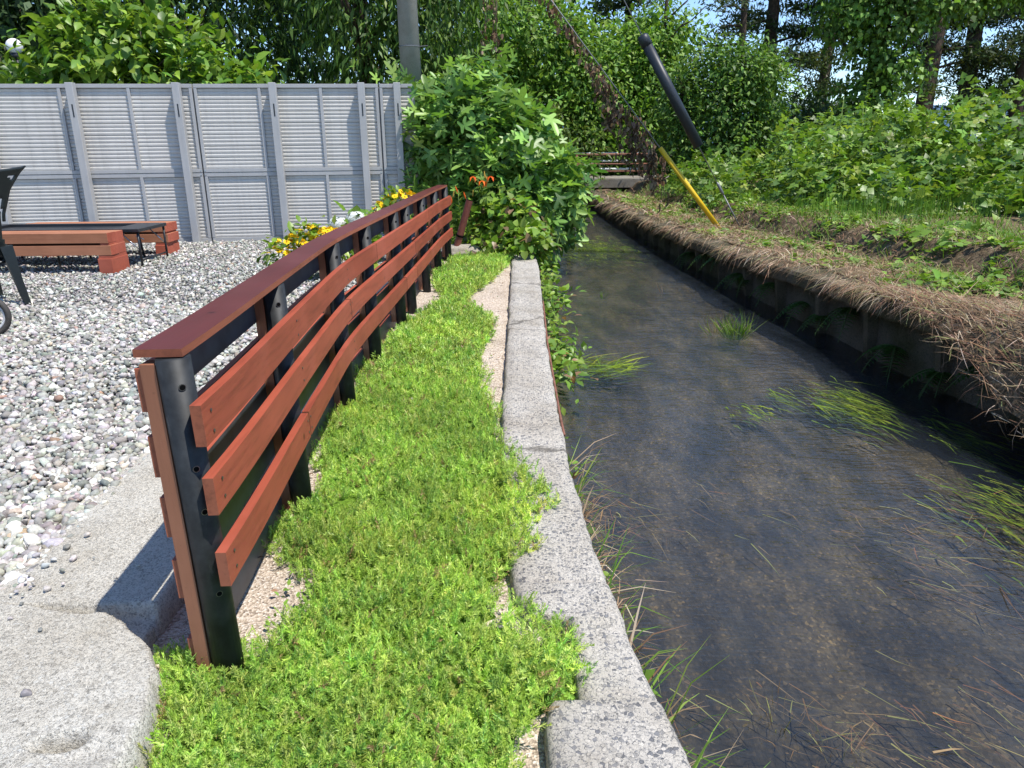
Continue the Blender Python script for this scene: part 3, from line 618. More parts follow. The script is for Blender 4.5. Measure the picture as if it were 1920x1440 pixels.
# ------------------------------------------------------------------ metal panel fence
def panel_fence():
    root = empty("panel_fence", (-5.683, 10.484, 0.0), math.atan(.1231)); tag(root, "tall grey metal panel fence of ribbed horizontal slats at the back of the gravel yard", "fence")
    k = 1.00755; L = lambda wxx: (wxx + 5.683) * k
    ztop_ = 2.14; prof = [(0, .008), (.03, .008), (.05, -.004), (.20, -.007), (.30, -.003), (.33, .003), (.38, .003), (.40, -.004), (.54, -.007), (.63, -.003), (.66, .003), (.71, .003), (.73, -.004), (.87, -.007), (.95, -.003), (.975, .008), (1, .008)]
    panels = [(-7.6, -4.215), (-4.195, -1.795), (-1.775, -1.31)]
    for (wa, wb) in panels:
        xa, xb = L(wa), L(wb)
        for (z0, z1, n) in ((.12, .95, 6), (1.05, 2.085, 7)):
            h = (z1 - z0) / n; V = []; F = []
            for f, y in prof: V += [(xa, y, f * h), (xb, y, f * h)]
            m = len(prof); V += [(xa, .03, 0), (xb, .03, 0), (xa, .03, h), (xb, .03, h)]
            F += [(2 * i, 2 * i + 1, 2 * i + 3, 2 * i + 2) for i in range(m - 1)]
            F += [(2 * m + 1, 2 * m, 2 * m + 2, 2 * m + 3), (2 * m, 2 * m + 1, 1, 0), (2 * m - 2, 2 * m - 1, 2 * m + 3, 2 * m + 2)]
            me = None
            for q in range(n):
                if me is None: o = pyd("slat", V, F, M['slat'], root); me = o.data
                else: o = link("slat", me, root)
                o.location = (0, random.uniform(-.0015, .0015), z0 + q * h)
        box("top_rail", xa, xb, -.034, .04, 2.085, ztop_ - .006, M['alu'], root, .003)
        box("middle_rail", xa, xb, -.034, .025, 1.005, 1.052, M['alu'], root, .003)
        box("middle_rail", xa, xb, -.030, .025, .948, 1.0, M['alu'], root, .003)
        box("bottom_rail", xa, xb, -.03, .03, .055, .12, M['alu'], root, .003)
    for wc in (-6.98, -5.87, -5.015, -4.235, -4.175, -3.36, -2.56, -1.815, -1.755, -1.325):
        for (z0, z1) in ((.121, .947), (1.053, 2.084)):
            box("mullion", L(wc) - .02, L(wc) + .02, -.032, .0, z0, z1, M['alu'], root, .003)
    for wc in (-6.79, -5.69, -4.39, -3.17, -2.015, -1.54):
        p = box("post", L(wc) - .047, L(wc) + .047, -.150, -.036, .02, ztop_ + .004, M['alu'], root, .006)
        box("label_tag", L(wc) - .005, L(wc) + .012, -.1525, -.145, 1.72, 1.88, M['sleeve'], p)  # dark label tag, a thin strip standing proud of the post face
    for wc in (-4.235, -4.175, -1.815, -1.755, -1.325):
        for zz in (.975, 1.03): MB().add(tube_vf([(L(wc), -.037, zz), (L(wc), -.032, zz)], [.009, .009], 8)).build("bolt", M['steel'], root)
    for wc in (-4.205, -1.785): box("back_plate", L(wc) - .06, L(wc) + .06, .041, .05, .06, 2.1, M['alu'], root)
    box("footing", L(-7.6), L(-1.3), -.06, .12, .0, .054, M['bridgec'], root)
panel_fence()

# ------------------------------------------------------------------ benches, folding table, chair, cart
def bench(label, x0, x1, y0, y1, ztop_, blockx):
    root = empty("timber_bench", ((x0 + x1) / 2, (y0 + y1) / 2, 0.07)); tag(root, label, "bench", "low timber benches by the table")
    ox, oy = (x0 + x1) / 2, (y0 + y1) / 2; B = lambda n, a, b, c, d, e, f, m, **k: box(n, a - ox, b - ox, c - oy, d - oy, e - .07, f - .07, m, root, **k)
    mi = [0, 0, 0, 1, 0, 1]; mm = [M['bench'], M['benchend']]
    h = .105; zt = ztop_
    ym = (y0 + y1) / 2
    B("beam", x0, x1, y0, ym - .002, zt - h, zt, mm, bev=.004, mi=mi); B("beam", x0 + .015, x1 - .003, ym + .002, y1, zt - h - .002, zt - .004, mm, bev=.004, mi=mi)
    B("beam", x0 + .015, x1 + .012, y0 + .005, ym - .002, zt - 2 * h - .022, zt - h - .022, mm, bev=.004, mi=mi); B("beam", x0, x1 + .006, ym + .002, y1 - .004, zt - 2 * h - .022, zt - h - .022, mm, bev=.004, mi=mi)
    for b in blockx:
        B("spacer", b - .10, b - .01, y0 + .01, y1 - .01, zt - h - .021, zt - h - .001, M['benchend']); 
        B("foot_block", b - .15, b, y0 - .005, y1 + .005, .06, zt - 2 * h - .055, [M['benchend']], bev=.004)
        B("spacer", b - .14, b - .005, y0 + .008, y1 - .008, zt - 2 * h - .054, zt - 2 * h - .023, M['benchend'])
bench("low red-brown timber bench in front of the black folding table", -6.3, -4.2, 7.88, 8.22, .497, (-4.19, -6.0))
bench("low timber bench behind the black folding table, against the panel fence", -5.95, -4.19, 9.22, 9.56, .462, (-4.2, -5.6))
def table():
    x0, x1, y0, y1, z = -6.2, -4.08, 8.32, 9.02, .49
    root = empty("folding_table", ((x0 + x1) / 2, (y0 + y1) / 2, .07)); tag(root, "low black folding metal table between the two timber benches", "table"); inv = Matrix.Translation(-root.location)
    def add(o): o.matrix_parent_inverse = Matrix.Translation((-root.location)); return o
    for n, a in (("frame_side", (x0, x1, y0, y0 + .05)), ("frame_side", (x0, x1, y1 - .05, y1)), ("frame_end", (x1 - .32, x1 - .0, y0 + .051, y1 - .051)), ("frame_end", (x0, x0 + .3, y0 + .051, y1 - .051))):
        add(box(n, a[0], a[1], a[2], a[3], z - .035, z, M['black'], root, .003))
    add(box("centre_tray", x0 + .3, x1 - .32, y0 + .052, y1 - .052, z - .07, z - .03, M['black'], root))
    for x in (x1 - .03, x1 - .3, x1 - .95, x0 + .35, x0 + .03):
        for y in (y0 + .03, y1 - .03):
            dx = .05 if x == x1 - .3 else 0
            add(tube("leg", [(x - dx, y, z - .035), (x + .0, y, .06)], .013, M['black'], root, 8))
    for y in (y0 + .03, y1 - .03):
        add(tube("brace", [(x1 - .2, y, z - .06), (x1 - .035, y, .26)], .007, M['steel'], root, 6))
        add(tube("brace", [(x1 - .37, y, z - .15), (x1 - .28, y, .30)], .007, M['steel'], root, 6))
    add(tube("cross_bar", [(x1 - .03, y0 + .03, .15), (x1 - .03, y1 - .03, .15)], .010, M['black'], root, 8))
    add(tube("pivot_disc", [(x1 - .33, y0 + .03, z - .12), (x1 - .33, y0 + .045, z - .12)], .055, M['black'], root, 20))
    add(tube("pivot_disc", [(x1 - .2, y0 + .026, z - .05), (x1 - .2, y0 + .04, z - .05)], .022, M['black'], root, 14))
table()
def chair():
    root = empty("plastic_chair", (-4.42, 6.16, .075), math.radians(50)); tag(root, "dark green plastic chair with a heart-shaped hole in its backrest, cut by the left edge", "chair")
    # backrest: grid sheet with an outline, solidified, hole cut out
    cxs = 0.0
    def half(z): return float(np.interp(z, [.38, .45, .62, .75, .95, 1.08, 1.13], [.24, .26, .275, .285, .35, .44, .49]))
    V = []; F = []; nx, nzz = 28, 36
    for j in range(nzz + 1):
        z = .38 + .75 * j / nzz
        for i in range(nx + 1):
            u = -1 + 2 * i / nx; w = half(z); zz = z - (.035 * (1 - u * u) if j == nzz else .035 * (1 - u * u) * max(0, (z - .95) / .18)); V.append((u * w, -.06 - .17 * (z - .42) + .07 * u * u, zz))
    for j in range(nzz):
        for i in range(nx):
            a = j * (nx + 1) + i; c = (Vector(V[a]) + Vector(V[a + nx + 2])) / 2
            hx = (abs(c.x) - .365) / .022; hz = (c.z - 1.045) / .022
            if hx * hx + hz * hz < 1: continue
            if abs(c.x) % .12 < .03 and .5 < c.z < .9 and abs(c.x) < .27: continue
            F.append((a, a + 1, a + nx + 2, a + nx + 1))
    b = pyd("backrest", V, F, M['resin'], root, True); s = b.modifiers.new("s", 'SOLIDIFY'); s.thickness = .014; s.offset = 0
    V = []; F = []
    for j in range(9):
        for i in range(9):
            u = -1 + 2 * i / 8; v = j / 8; V.append((u * (.235 + .03 * v), -.06 + .46 * v, .36 + .03 * v + .02 * u * u - (.03 if j == 8 else 0)))
    for j in range(8):
        for i in range(8): a = j * 9 + i; F.append((a, a + 1, a + 10, a + 9))
    st = pyd("seat", V, F, M['resin'], root, True); s = st.modifiers.new("s", 'SOLIDIFY'); s.thickness = .018
    for sx in (-1, 1):
        # rear leg: broad tapered moulded blade
        prof = [(sx * .235, .50, .095), (sx * .245, .40, .085), (sx * .265, .22, .06), (sx * .295, .0, .045)]
        rows = [[(x - w / 2, -.09 - .05 * (1 - z * 2), z - .01), (x + w / 2, -.09 - .05 * (1 - z * 2), z), (x + w / 2, -.05 - .05 * (1 - z * 2), z), (x - w / 2, -.05 - .05 * (1 - z * 2), z - .01)] for x, z, w in prof]
        loft("leg", rows, M['resin'], root, closed=True)
        rows = [[(x - w / 2, y, z), (x + w / 2, y, z), (x + w / 2, y + .04, z), (x - w / 2, y + .04, z)] for x, y, z, w in [(sx * .22, .38, .37, .07), (sx * .25, .42, .2, .05), (sx * .27, .45, .0, .04)]]
        loft("leg", rows, M['resin'], root, closed=True)
chair()
def cart():
    root = empty("garden_cart", (-3.53, 4.62, .075)); tag(root, "cart wheel with silver spokes and grey tyre at the left edge, on the gravel", "cart")
    ax = Vector((math.cos(.32), -math.sin(.32) , 0)); ax = Vector((.28, -.96, 0)).normalized(); sd = Vector((0, 0, 1)).cross(ax).normalized()
    c0 = Vector((0, 0, .15)); 
    for k, off in enumerate((0.0, .55)):
        c = c0 + ax * -off
        w = empty("wheel", c); w.parent = root
        def ring(R, r, n=40, m=10):
            V = []; F = []
            for i in range(n):
                a = 2 * math.pi * i / n; d = sd * math.cos(a) + Vector((0, 0, 1)) * math.sin(a)
                for j in range(m): t = 2 * math.pi * j / m; V.append(d * (R + r * math.cos(t)) + ax * (1.3 * r * math.sin(t)))
            for i in range(n):
                for j in range(m): F.append((i * m + j, ((i + 1) % n) * m + j, ((i + 1) % n) * m + (j + 1) % m, i * m + (j + 1) % m))
            return V, F
        pyd("tyre", *ring(.132, .02), M['rubber'], w, True)
        rim = MB(); rim.add(ring(.108, .010)); rim.add(tube_vf([-ax * .03, ax * .03], .022, 12))
        for s in range(5):
            a = 6.283 * s / 5 + .4; d = sd * math.cos(a) + Vector((0, 0, 1)) * math.sin(a); rim.add(tube_vf([d * .015 + ax * .012, d * .106], [.016, .011], 8))
        rim.build("rim", M['rimwhite'], w, True)
    tube("axle", [c0 + ax * .03, c0 - ax * .58], .010, M['black'], root)
    for off in (.06, .5): tube("strut", [c0 - ax * off, c0 - ax * off + Vector((0, 0, .32)) - sd * .03], .012, M['black'], root)
    o = box("tray", -.52, .03, -.02, .5, .44, .62, M['black'], root, .01); o.rotation_euler = (0, 0, 0.28); o.location = (-.12, .04, 0)
cart()

# ------------------------------------------------------------------ sedum ground cover
def in_poly(P, poly):
    x, y = P[:, 0], P[:, 1]; ins = np.zeros(len(P), bool); n = len(poly)
    for i in range(n):
        x1, y1 = poly[i]; x2, y2 = poly[(i + 1) % n]
        c = ((y1 > y) != (y2 > y)) & (x < (x2 - x1) * (y - y1) / (y2 - y1 + 1e-12) + x1); ins ^= c
    return ins
SEDL = [(-.82, .8), (-.85, 1.36), (-.90, 1.50), (-.97, 1.62), (-.99, 1.74), (-.93, 1.80), (-.72, 1.80), (-.66, 2.02), (-.70, 2.14), (-.86, 2.26), (-.90, 2.55), (-.80, 2.74), (-.91, 3.05), (-.98, 3.6), (-.93, 3.92), (-.94, 4.66), (-.85, 5.6), (-.72, 6.2), (-.63, 6.75), (-.76, 7.2), (-.84, 7.9), (-.76, 8.6), (-.73, 9.6)]
SEDR = [(.0, .8), (.0, 1.30), (.05, 1.47), (.17, 1.555), (.20, 1.62), (.18, 1.78), (.04, 1.88), (-.04, 1.98), (-.03, 2.08), (.06, 2.23), (.09, 2.4), (.18, 2.61), (.10, 2.78), (.03, 2.93), (-.03, 3.3), (-.07, 3.75), (-.17, 4.34), (-.22, 4.8), (-.14, 5.2), (-.12, 5.7), (-.24, 6.1), (-.40, 6.5), (-.32, 7.15), (-.20, 7.5), (-.10, 8.2), (-.02, 8.7), (-.02, 9.6)]
SPOLY = SEDL + SEDR[::-1]
def edge_d(P):
    """rough distance to the outline"""
    pts = np.array(SPOLY + SPOLY[:1]); dmin = np.full(len(P), 9.0)
    for a, b in zip(pts[:-1], pts[1:]):
        ab = b - a; t = np.clip(((P - a) @ ab) / (ab @ ab + 1e-12), 0, 1); dmin = np.minimum(dmin, np.linalg.norm(P - a - t[:, None] * ab, axis=1))
    return dmin
def sed_h(x, y): return .040 + .022 * nz(x, y, 3.2, 2) + .016 * nz(x, y, 10, 5)
def sedum():
    T1 = []
    for k in range(6):
        r = np.random.default_rng(k + 40); vs, fs = [], []; o = 0; lean = r.normal(size=2) * .12
        for lv in range(8):
            h = .15 + .85 * lv / 7; R = rosette(4 if lv < 7 else 6, T_ned, .45 + .75 * (lv / 7) ** 2, k * 20 + lv); sc_ = .35 * (1 - .35 * lv / 7)
            vs.append(R[0] * sc_ + np.array((lean[0] * h * h, h, lean[1] * h * h))); fs.append(R[1] + o); o += len(R[0])
        T1.append((np.concatenate(vs), np.concatenate(fs)))
    T2 = []
    for k in range(5):
        vs, fs = [], []; o = 0
        for lv in range(5):
            h = .25 + .75 * lv / 4; R = rosette(4, T_ned, .5 + .6 * (lv / 4) ** 2, k * 30 + lv + 500); vs.append(R[0] * .5 * (1 - .3 * lv / 4) * np.array((1.25, 1, 1.25)) + np.array((0, h, 0))); fs.append(R[1] + o); o += len(R[0])
        T2.append((np.concatenate(vs), np.concatenate(fs)))
    pal = [(.38, .56, .09), (.47, .63, .12), (.29, .47, .08), (.56, .66, .18), (.20, .37, .07)]; w = [5, 5, 4, 2, 1.3]
    parts = []
    for (y0, y1, dens, TT, sz) in ((.95, 2.5, 5800, T1, .041), (2.5, 4.2, 3500, T1, .044), (4.2, 6.6, 2300, T2, .050), (6.6, 9.8, 1500, T2, .062)):
        n = int(1.45 * (y1 - y0) * dens); P = np.c_[rng.uniform(-1.05, .4, n), rng.uniform(y0, y1, n)]
        Q = P + np.c_[.035 * nz(P[:, 0], P[:, 1], 9, 1), .035 * nz(P[:, 0], P[:, 1], 9, 7)]
        ok = in_poly(Q, SPOLY); P = P[ok]; d = edge_d(P); thin = nz(P[:, 0], P[:, 1], 4.3, 9)
        keep = (d > .05) | (rng.random(len(P)) < .35 + d * 12); keep &= ~((thin > .72) & (rng.random(len(P)) < .8)); P = P[keep]; d = d[keep]; n = len(P)
        hh = sed_h(P[:, 0], P[:, 1]) * np.clip(d / .10, .15, 1)
        s = sz * (1 + rng.normal(size=n) * .30).clip(.5, 1.9)
        D = rdir(n) * .75 + np.array((.12, -.12, 1.)); z = np.maximum(hh - .3 * s, .0) + np.where(P[:, 0] > -.06, .045 * np.clip((P[:, 0] + .06) / .05, 0, 1), 0)
        tone = (1 + .20 * nz(P[:, 0], P[:, 1], 2.6, 3) + .18 * nz(P[:, 0], P[:, 1], 8, 8) + .12 * nz(P[:, 0], P[:, 1], 19, 2))[:, None]
        yel = np.clip(nz(P[:, 0], P[:, 1], 2.0, 6), 0, 1)[:, None]
        C = pick(n, pal, w, .13) * tone.clip(.6, 1.4) * (1 + yel * np.array((.20, .05, 0)))
        dry = np.clip(nz(P[:, 0], P[:, 1], 3.1, 14) - .62, 0, 1)[:, None] * .9; C = C * (1 - dry) + dry * np.array((.42, .33, .14)); br = rng.random(n) < .02; C[br] = (.38, .26, .12)
        ti = rng.integers(0, len(TT), n)
        for k in range(len(TT)):
            q = ti == k
            if q.any(): parts.append(inst(TT[k], np.c_[P[q], z[q]], D[q], rdir(q.sum()), s[q], C[q]))
    V, F, C = cat(parts)
    o = tag(fast("sedum", V, F, M['sedum'], col=C), "bright yellow-green sedum carpet between the wooden fence and the creek wall", "ground cover", kind='stuff')
    # dense undergrowth below the shoots
    xs_ = np.arange(-1.0, .25, .02); ys_ = np.arange(.8, 9.7, .03); X, Y = np.meshgrid(xs_, ys_); P = np.c_[X.ravel(), Y.ravel()]
    ok = in_poly(P, SPOLY); d = edge_d(P); hole = nz(P[:, 0], P[:, 1], 4.3, 9) > .85
    z = np.where(ok & ~hole, -.02 + (sed_h(P[:, 0], P[:, 1]) * .62 + .02) * np.clip((d - .02) / .08, 0, 1), -.03)
    nx = len(xs_); V = np.c_[P, z]; i = (np.arange(len(ys_) - 1)[:, None] * nx + np.arange(nx - 1)[None]).ravel(); F = np.stack([i, i + 1, i + nx + 1, i + nx], 1)
    F = F[ok[F].all(1)]
    fast("undergrowth", V, F, M['sedmat'], o, smooth=True)
sedum()

def bed_litter():
    parts = []
    n = 420; P = np.c_[rng.uniform(-1.0, -.0, n), rng.uniform(1.6, 9.2, n)]; k = ~in_poly(P, SPOLY); P = P[k]; n = len(P)
    parts.append(inst(T_oval, np.c_[P, .012 + .008 * rng.random(n)], rdir(n) * (1, 1, .25), np.array((0, 0, 1.)) + .4 * rdir(n), .022 * rng.uniform(.4, 1.4, n), pick(n, [(.24, .13, .07), (.34, .22, .12), (.16, .10, .06), (.17, .28, .04)], [3, 3, 2, 2])))
    n = 60; P = np.c_[rng.uniform(-.72, -.60, n), rng.uniform(1.84, 2.15, n)]
    parts.append(inst(T_oval, np.c_[P, .01 + .03 * rng.random(n)], rdir(n) * (1, 1, .6) + np.array((0, 0, .3)), np.array((0, 0, 1.)) + .5 * rdir(n), .02 * rng.uniform(.5, 1.4, n), pick(n, [(.16, .28, .04), (.22, .34, .06)])))
    V, F, C = cat(parts); tag(fast("leaf_litter", V, F, M['deadleaf'], col=C), "dry leaf bits and tiny seedlings on the bare sand beside the sedum", "leaf litter", kind='stuff')
bed_litter()

# ------------------------------------------------------------------ utility pole, guys, bridge, lamp
PB = Vector((-1.40, 11.75, -.1))
def pole():
    root = empty("utility_pole", PB); tag(root, "round grey concrete utility pole rising behind the panel fence", "pole")
    tube("shaft", [(0, 0, 0), (-.12, 0, 10)], [.165, .10], M['pole'], root, 32)
    b = MB(); z = 2.78
    V, F = tube_vf([(-.033, 0, z), (-.033, 0, z + .012)], .157, 32); b.add((V, F)); b.add(tube_vf([(-.033 + .15, -.04, z + .006), (.24, -.06, z + .012)], .006, 6)); b.build("strap", M['wire'], root)
pole()
def guy_a():
    a = Vector((3.18, 11.45, .06)); t = Vector((-1.46, 11.75, 5.8)); d = (t - a).normalized()
    root = empty("guy_wire", a); tag(root, "guy wire with a yellow guard at its foot, wrapped in dead vine", "guy wire")
    tube("cable", [Vector((0, 0, 0)), t - a], .009, M['wire'], root, 6)
    tube("yellow_guard", [d * .02, d * 1.55], .037, M['yellow'], root, 14)
    return a, d
def guy_b():
    a = Vector((3.46, 11.3, .06)); q = Vector((1.59, 11.4, 3.21)); d = (q - a).normalized(); t = a + d * 9.3
    root = empty("guy_wire", a); tag(root, "guy wire carrying a thick black sleeve above the bank", "guy wire")
    tube("cable", [Vector((0, 0, 0)), t - a], .007, M['wire'], root, 6)
    s0, s1 = 1.42, 3.12
    tube("black_sleeve", [d * s0, d * s1], .072, M['sleeve'], root, 20)
    tube("sleeve_cap", [d * (s1 - .13), d * (s1 + .0), d * (s1 + .03)], [.079, .079, .05], M['sleeve'], root, 20)
    tube("turnbuckle", [d * .62, d * .66, d * .8, d * .84], [.008, .022, .022, .008], M['wire'], root, 8)
    tube("ground_rod", [d * 0, d * .62], .011, M['wire'], root, 6)
guyA = guy_a(); guy_b()
BROWN = [(.17, .105, .06), (.25, .165, .10), (.11, .07, .042), (.32, .23, .15)]
def dead_vine(name, label, anchors, n, hang, size, stems):
    """anchors: function t->(point, spread)"""
    mb = MB(); parts = []; strands = []; r = random.Random(len(label))
    for k in range(stems):
        t = r.random() ** .8; p, s = anchors(t); L = hang * s * r.uniform(.3, 1.2); pts = [p]
        for j in range(1, 6): pts.append(p + Vector((r.uniform(-.06, .06) * L * j / 3, r.uniform(-.06, .06), -L * j / 5)))
        if stems > 10: mb.add(tube_vf(pts, [.007, .006, .005, .005, .004, .003], 5))
        else: strands.append(pts)
        m = max(2, int(n * s * r.uniform(.4, 1.2))); tt = np.random.default_rng(k).uniform(0.0, 1, m) ** .8
        pp = np.array([pts[int(u * 4.999)].lerp(pts[int(u * 4.999) + 1], u * 4.999 - int(u * 4.999)) for u in tt]) + rng.normal(size=(m, 3)) * .035
        D = rdir(m) * .6 + np.array((0, 0, -1)); parts.append(inst(T_heart, pp, D, rdir(m), size * rng.uniform(.4, 1.25, m)[:, None] * np.array((.7, 1, 2.2)), pick(m, BROWN)))
    root = empty(name, anchors(0)[0]); tag(root, label, "vine"); inv = Matrix.Translation(-anchors(0)[0])
    if stems > 10: o = mb.build("stems", M['bark'], root, True); o.matrix_parent_inverse = inv; o["kind"] = "stuff"
    for p in strands: o = tube("stem", p, [.007, .006, .005, .005, .004, .003], M['bark'], root, 5); o.matrix_parent_inverse = inv
    V, F, C = cat(parts); o = fast("withered_leaves", V, F, M['deadleaf'], root, C); o.matrix_parent_inverse = inv
a_, d_ = guyA
def anc(t):
    L = 1.05 + 3.6 * t; q = a_ + d_ * L; side = 1.0 if L < 2.3 else max(.10, 1.0 - (L - 2.3) * .9)
    j = Vector((random.gauss(0, .05), random.gauss(0, .05), random.gauss(0, .05))) * (1 if L < 2.6 else .5); return q + j, side
dead_vine("dead_vine", "brown withered vine hanging in tatters from the guy wire with the yellow guard", anc, 13, .66, .09, 120)
def anc2(t): return Vector((-.62 + .45 * t + random.gauss(0, .03), 12.6, 3.6 - .2 * t)), 1.0
dead_vine("dead_vine", "thin strings of withered brown leaves hanging right of the utility pole", anc2, 16, 1.2, .085, 5)

def bridge():
    root = empty("footbridge", (3, 22, .1)); tag(root, "small concrete footbridge with rusty rails crossing the creek", "bridge"); iv = Matrix.Translation((-3, -22, -.1))
    def a(o): o.matrix_parent_inverse = iv; return o
    a(box("deck", .2, 7.0, 22, 24.2, .11, .36, M['bridgec'], root, .01)); a(box("abutment", 4.4, 5.2, 22.1, 24.1, -.8, .105, M['bridgec'], root)); a(box("abutment", -.6, .55, 22.1, 24.1, -.8, .105, M['bridgec'], root))
    for x in (3.95, 1.9, .3): a(tube("rail_post", [(x, 22.1, .36), (x, 22.1, 1.03)], .035, M['rust'], root, 10))
    for z, r in ((1.02, .035), (.76, .022), (.56, .02)): a(tube("rail", [(.25, 22.1, z), (3.97, 22.1, z)], r, M['rust'], root, 10))
    for z in (1.03, .80, .56): a(tube("far_rail", [(.25, 24.1, z), (4.0, 24.1, z)], .032, M['whitebar'], root, 10))
    for x in (.3, 2.0, 4.0): a(tube("far_post", [(x, 24.1, .36), (x, 24.1, 1.05)], .03, M['rust'], root, 8))
bridge()
def lamp():
    root = empty("garden_lamp", (-9.7, 16, 0)); tag(root, "white globe lamp on a black post among the shrubs beyond the panel fence", "lamp")
    tube("lamp_post", [(0, 0, -.1), (0, 0, 3.02)], .05, M['black'], root, 12)
    V, F = icos(3); V = V * .15 + np.array((0, 0, 3.24)); fast("globe", V, F, M['globe'], root, smooth=True)
    tube("collar", [(0, 0, 3.0), (0, 0, 3.12)], [.05, .10], M['black'], root, 12)
lamp()
def leaning_pipe():
    p = Vector((-.665, 9.28, .14)); q = Vector((-.49, 9.24, .70)); root = empty("leaning_pipe", p); tag(root, "red-brown pipe leaning out of a rock past the far end of the fence", "pipe")
    V, F = tube_vf([Vector((0, 0, 0)), q - p], .042, 20, cap=False); pyd("tube", V, F, M['redpipe'], root, True)
    V, F = tube_vf([Vector((0, 0, 0)), q - p], .036, 20, cap=True); pyd("bore", V, F[:-1] , M['dark'], root, True)
    d = (q - p).normalized(); tube("clamp", [d * .13, d * .155], .047, M['dark'], root, 20)
leaning_pipe()
V, F = icos(4); V = V * (.30, .2, .13) * (1 + .12 * nz(V[:, 0] * 2, V[:, 1] * 2 + V[:, 2] * 3, 1.5, 1))[:, None]
o = fast("rock", V, F, M['rock'], smooth=True); o.location = (-.62, 9.3, .04); tag(o, "pale rounded rock at the foot of the leaning pipe", "rock")

# ------------------------------------------------------------------ trees and shrubs
def plant(name, label, cat_, base, mb, bark, V, F, C, leafmat, group=None, trunk="trunk", crown="crown"):
    root = empty(name, base); tag(root, label, cat_, group); iv = Matrix.Translation(-Vector(base))
    if mb: o = mb.build(trunk, bark, root, True); o.matrix_parent_inverse = iv
    o = fast(crown, V, F, leafmat, root, C); o.matrix_parent_inverse = iv
    return root
# fig tree
def fig():
    blobs = [(-.55, 11.0, 1.45, .75, .8, .75), (.10, 10.9, 1.18, .70, .8, .66), (.45, 10.8, .88, .58, .7, .5), (.74, 10.8, .62, .42, .6, .38), (-.75, 11.0, .75, .6, .6, .6), (-.1, 10.5, .75, .7, .6, .5), (-.35, 11.2, 1.92, .55, .6, .44), (.55, 10.6, .28, .38, .5, .26), (-1.25, 11.55, 2.02, .42, .25, .22)]
    pal = [(.145, .275, .055), (.20, .34, .07), (.10, .205, .044), (.26, .41, .09)]
    V, F, C = leaves_in([(b[0] - .09, b[1], b[2] - .03, b[3] * .94, b[4], b[5] * .95) for b in blobs], 5600, .175, pal, T_fig, clump=6, spread=.11, droop=.0, up=.75, inner=.25)
    mb = MB(); r = random.Random(2)
    for k in range(9):
        b = blobs[k % len(blobs)]; e = Vector(b[:3]) + Vector((r.uniform(-.2, .2), r.uniform(-.2, .2), b[5] * .7)); s = Vector((-.35 + r.uniform(-.2, .2), 11.1, 0)); m = s.lerp(e, .5) + Vector((0, 0, .25)); mb.add(tube_vf([s, m, e], [.045, .03, .012], 7))
    plant("fig_tree", "broad fig tree with large lobed leaves overhanging the creek behind the fence", "tree", (-.35, 11.1, 0), mb, M['barkgrey'], V, F, C, M['leaf'])
fig()
# vine mound beside the pipe
def mound(name, label, blobs, n, size, pal, T=T_heart, clump=6, spread=.07, cat_="shrub", w=None, mat='leaf', stem=None, **kw):
    V, F, C = leaves_in(blobs, n, size, pal, T, clump=clump, spread=spread, w=w, **kw)
    b = (float(np.mean([q[0] for q in blobs])), float(np.mean([q[1] for q in blobs])), 0.0)
    mb = MB(); r = random.Random(n)
    for q in blobs:
        for _ in range(3): mb.add(tube_vf([(q[0] + r.uniform(-.2, .2) * q[3], q[1], max(-.1, q[2] - q[5] - .3)), (q[0] + r.uniform(-.2, .2) * q[3], q[1], q[2]), (q[0] + r.uniform(-.6, .6) * q[3], q[1] + r.uniform(-.5, .5) * q[4], q[2] + .7 * q[5])], [stem or .012, (stem or .012) * .7, .004], 6))
    return plant(name, label, cat_, b, mb, M['bark'], V, F, C, M[mat], trunk="stems", crown="foliage")
LV = [(.16, .28, .034), (.21, .34, .04), (.12, .22, .028), (.26, .37, .06)]
mound("vine_mound", "bright green vine heap with withered brown tufts by the leaning pipe", [(-.20, 9.75, .38, .34, .28, .33), (.10, 9.6, .36, .30, .3, .30), (.25, 9.1, .16, .24, .35, .20), (-.05, 9.35, .14, .32, .25, .18)], 1700, .085, LV + BROWN[:2], w=[5, 5, 4, 4, 1, .8])
# persimmon and the trees along the back
PER = [(.18, .30, .034), (.13, .24, .028), (.25, .36, .05), (.10, .19, .024)]
def persimmon():
    blobs = [(-6.4, 12.9, 2.55, .95, .9, .95), (-5.3, 13.0, 2.35, 1.0, .9, .85), (-4.4, 13.1, 2.0, .8, .8, .6), (-7.3, 12.9, 2.1, .7, .8, .65), (-6.0, 13.2, 3.1, .6, .7, .55), (-5.0, 12.9, 1.6, 1.3, .8, .5)]
    V, F, C = leaves_in(blobs, 6500, .20, PER, T_oval, clump=9, spread=.16, droop=.35, up=.9)
    plant("persimmon_tree", "glossy yellow-green persimmon tree showing above the panel fence", "tree", (-5.7, 13.0, -.05), branching((-5.7, 13, -.05), (-5.8, 13, 3.2), .13, 12, 3, 1.5, .35), M['barkgrey'], V, F, C, M['leaf'])
persimmon()
mound("dark_shrub", "dark shrub beside the white globe lamp", [(-9.9, 15.6, 2.4, .9, .8, .9), (-10.6, 16, 2.0, 1, 1, 1.2), (-9.2, 16.4, 1.8, .8, .7, .8)], 2200, .15, [(.05, .10, .02), (.07, .13, .025)], T_oval, 8, .16)
def tree(label, base, H, r0, blobs, n, size, pal, T=T_quad, clump=12, spread=.4, droop=.3, seed=1, spread_b=2.5, name="tree", bark='bark', low=.2, group=None, **kw):
    V, F, C = leaves_in(blobs, n, size, pal, T, clump=clump, spread=spread, droop=droop, **kw)
    return plant(name, label, "tree", base, branching(base, (base[0] + .3, base[1], H), r0, 14, seed, spread_b, low), M[bark], V, F, C, M['leaf_far'], group)
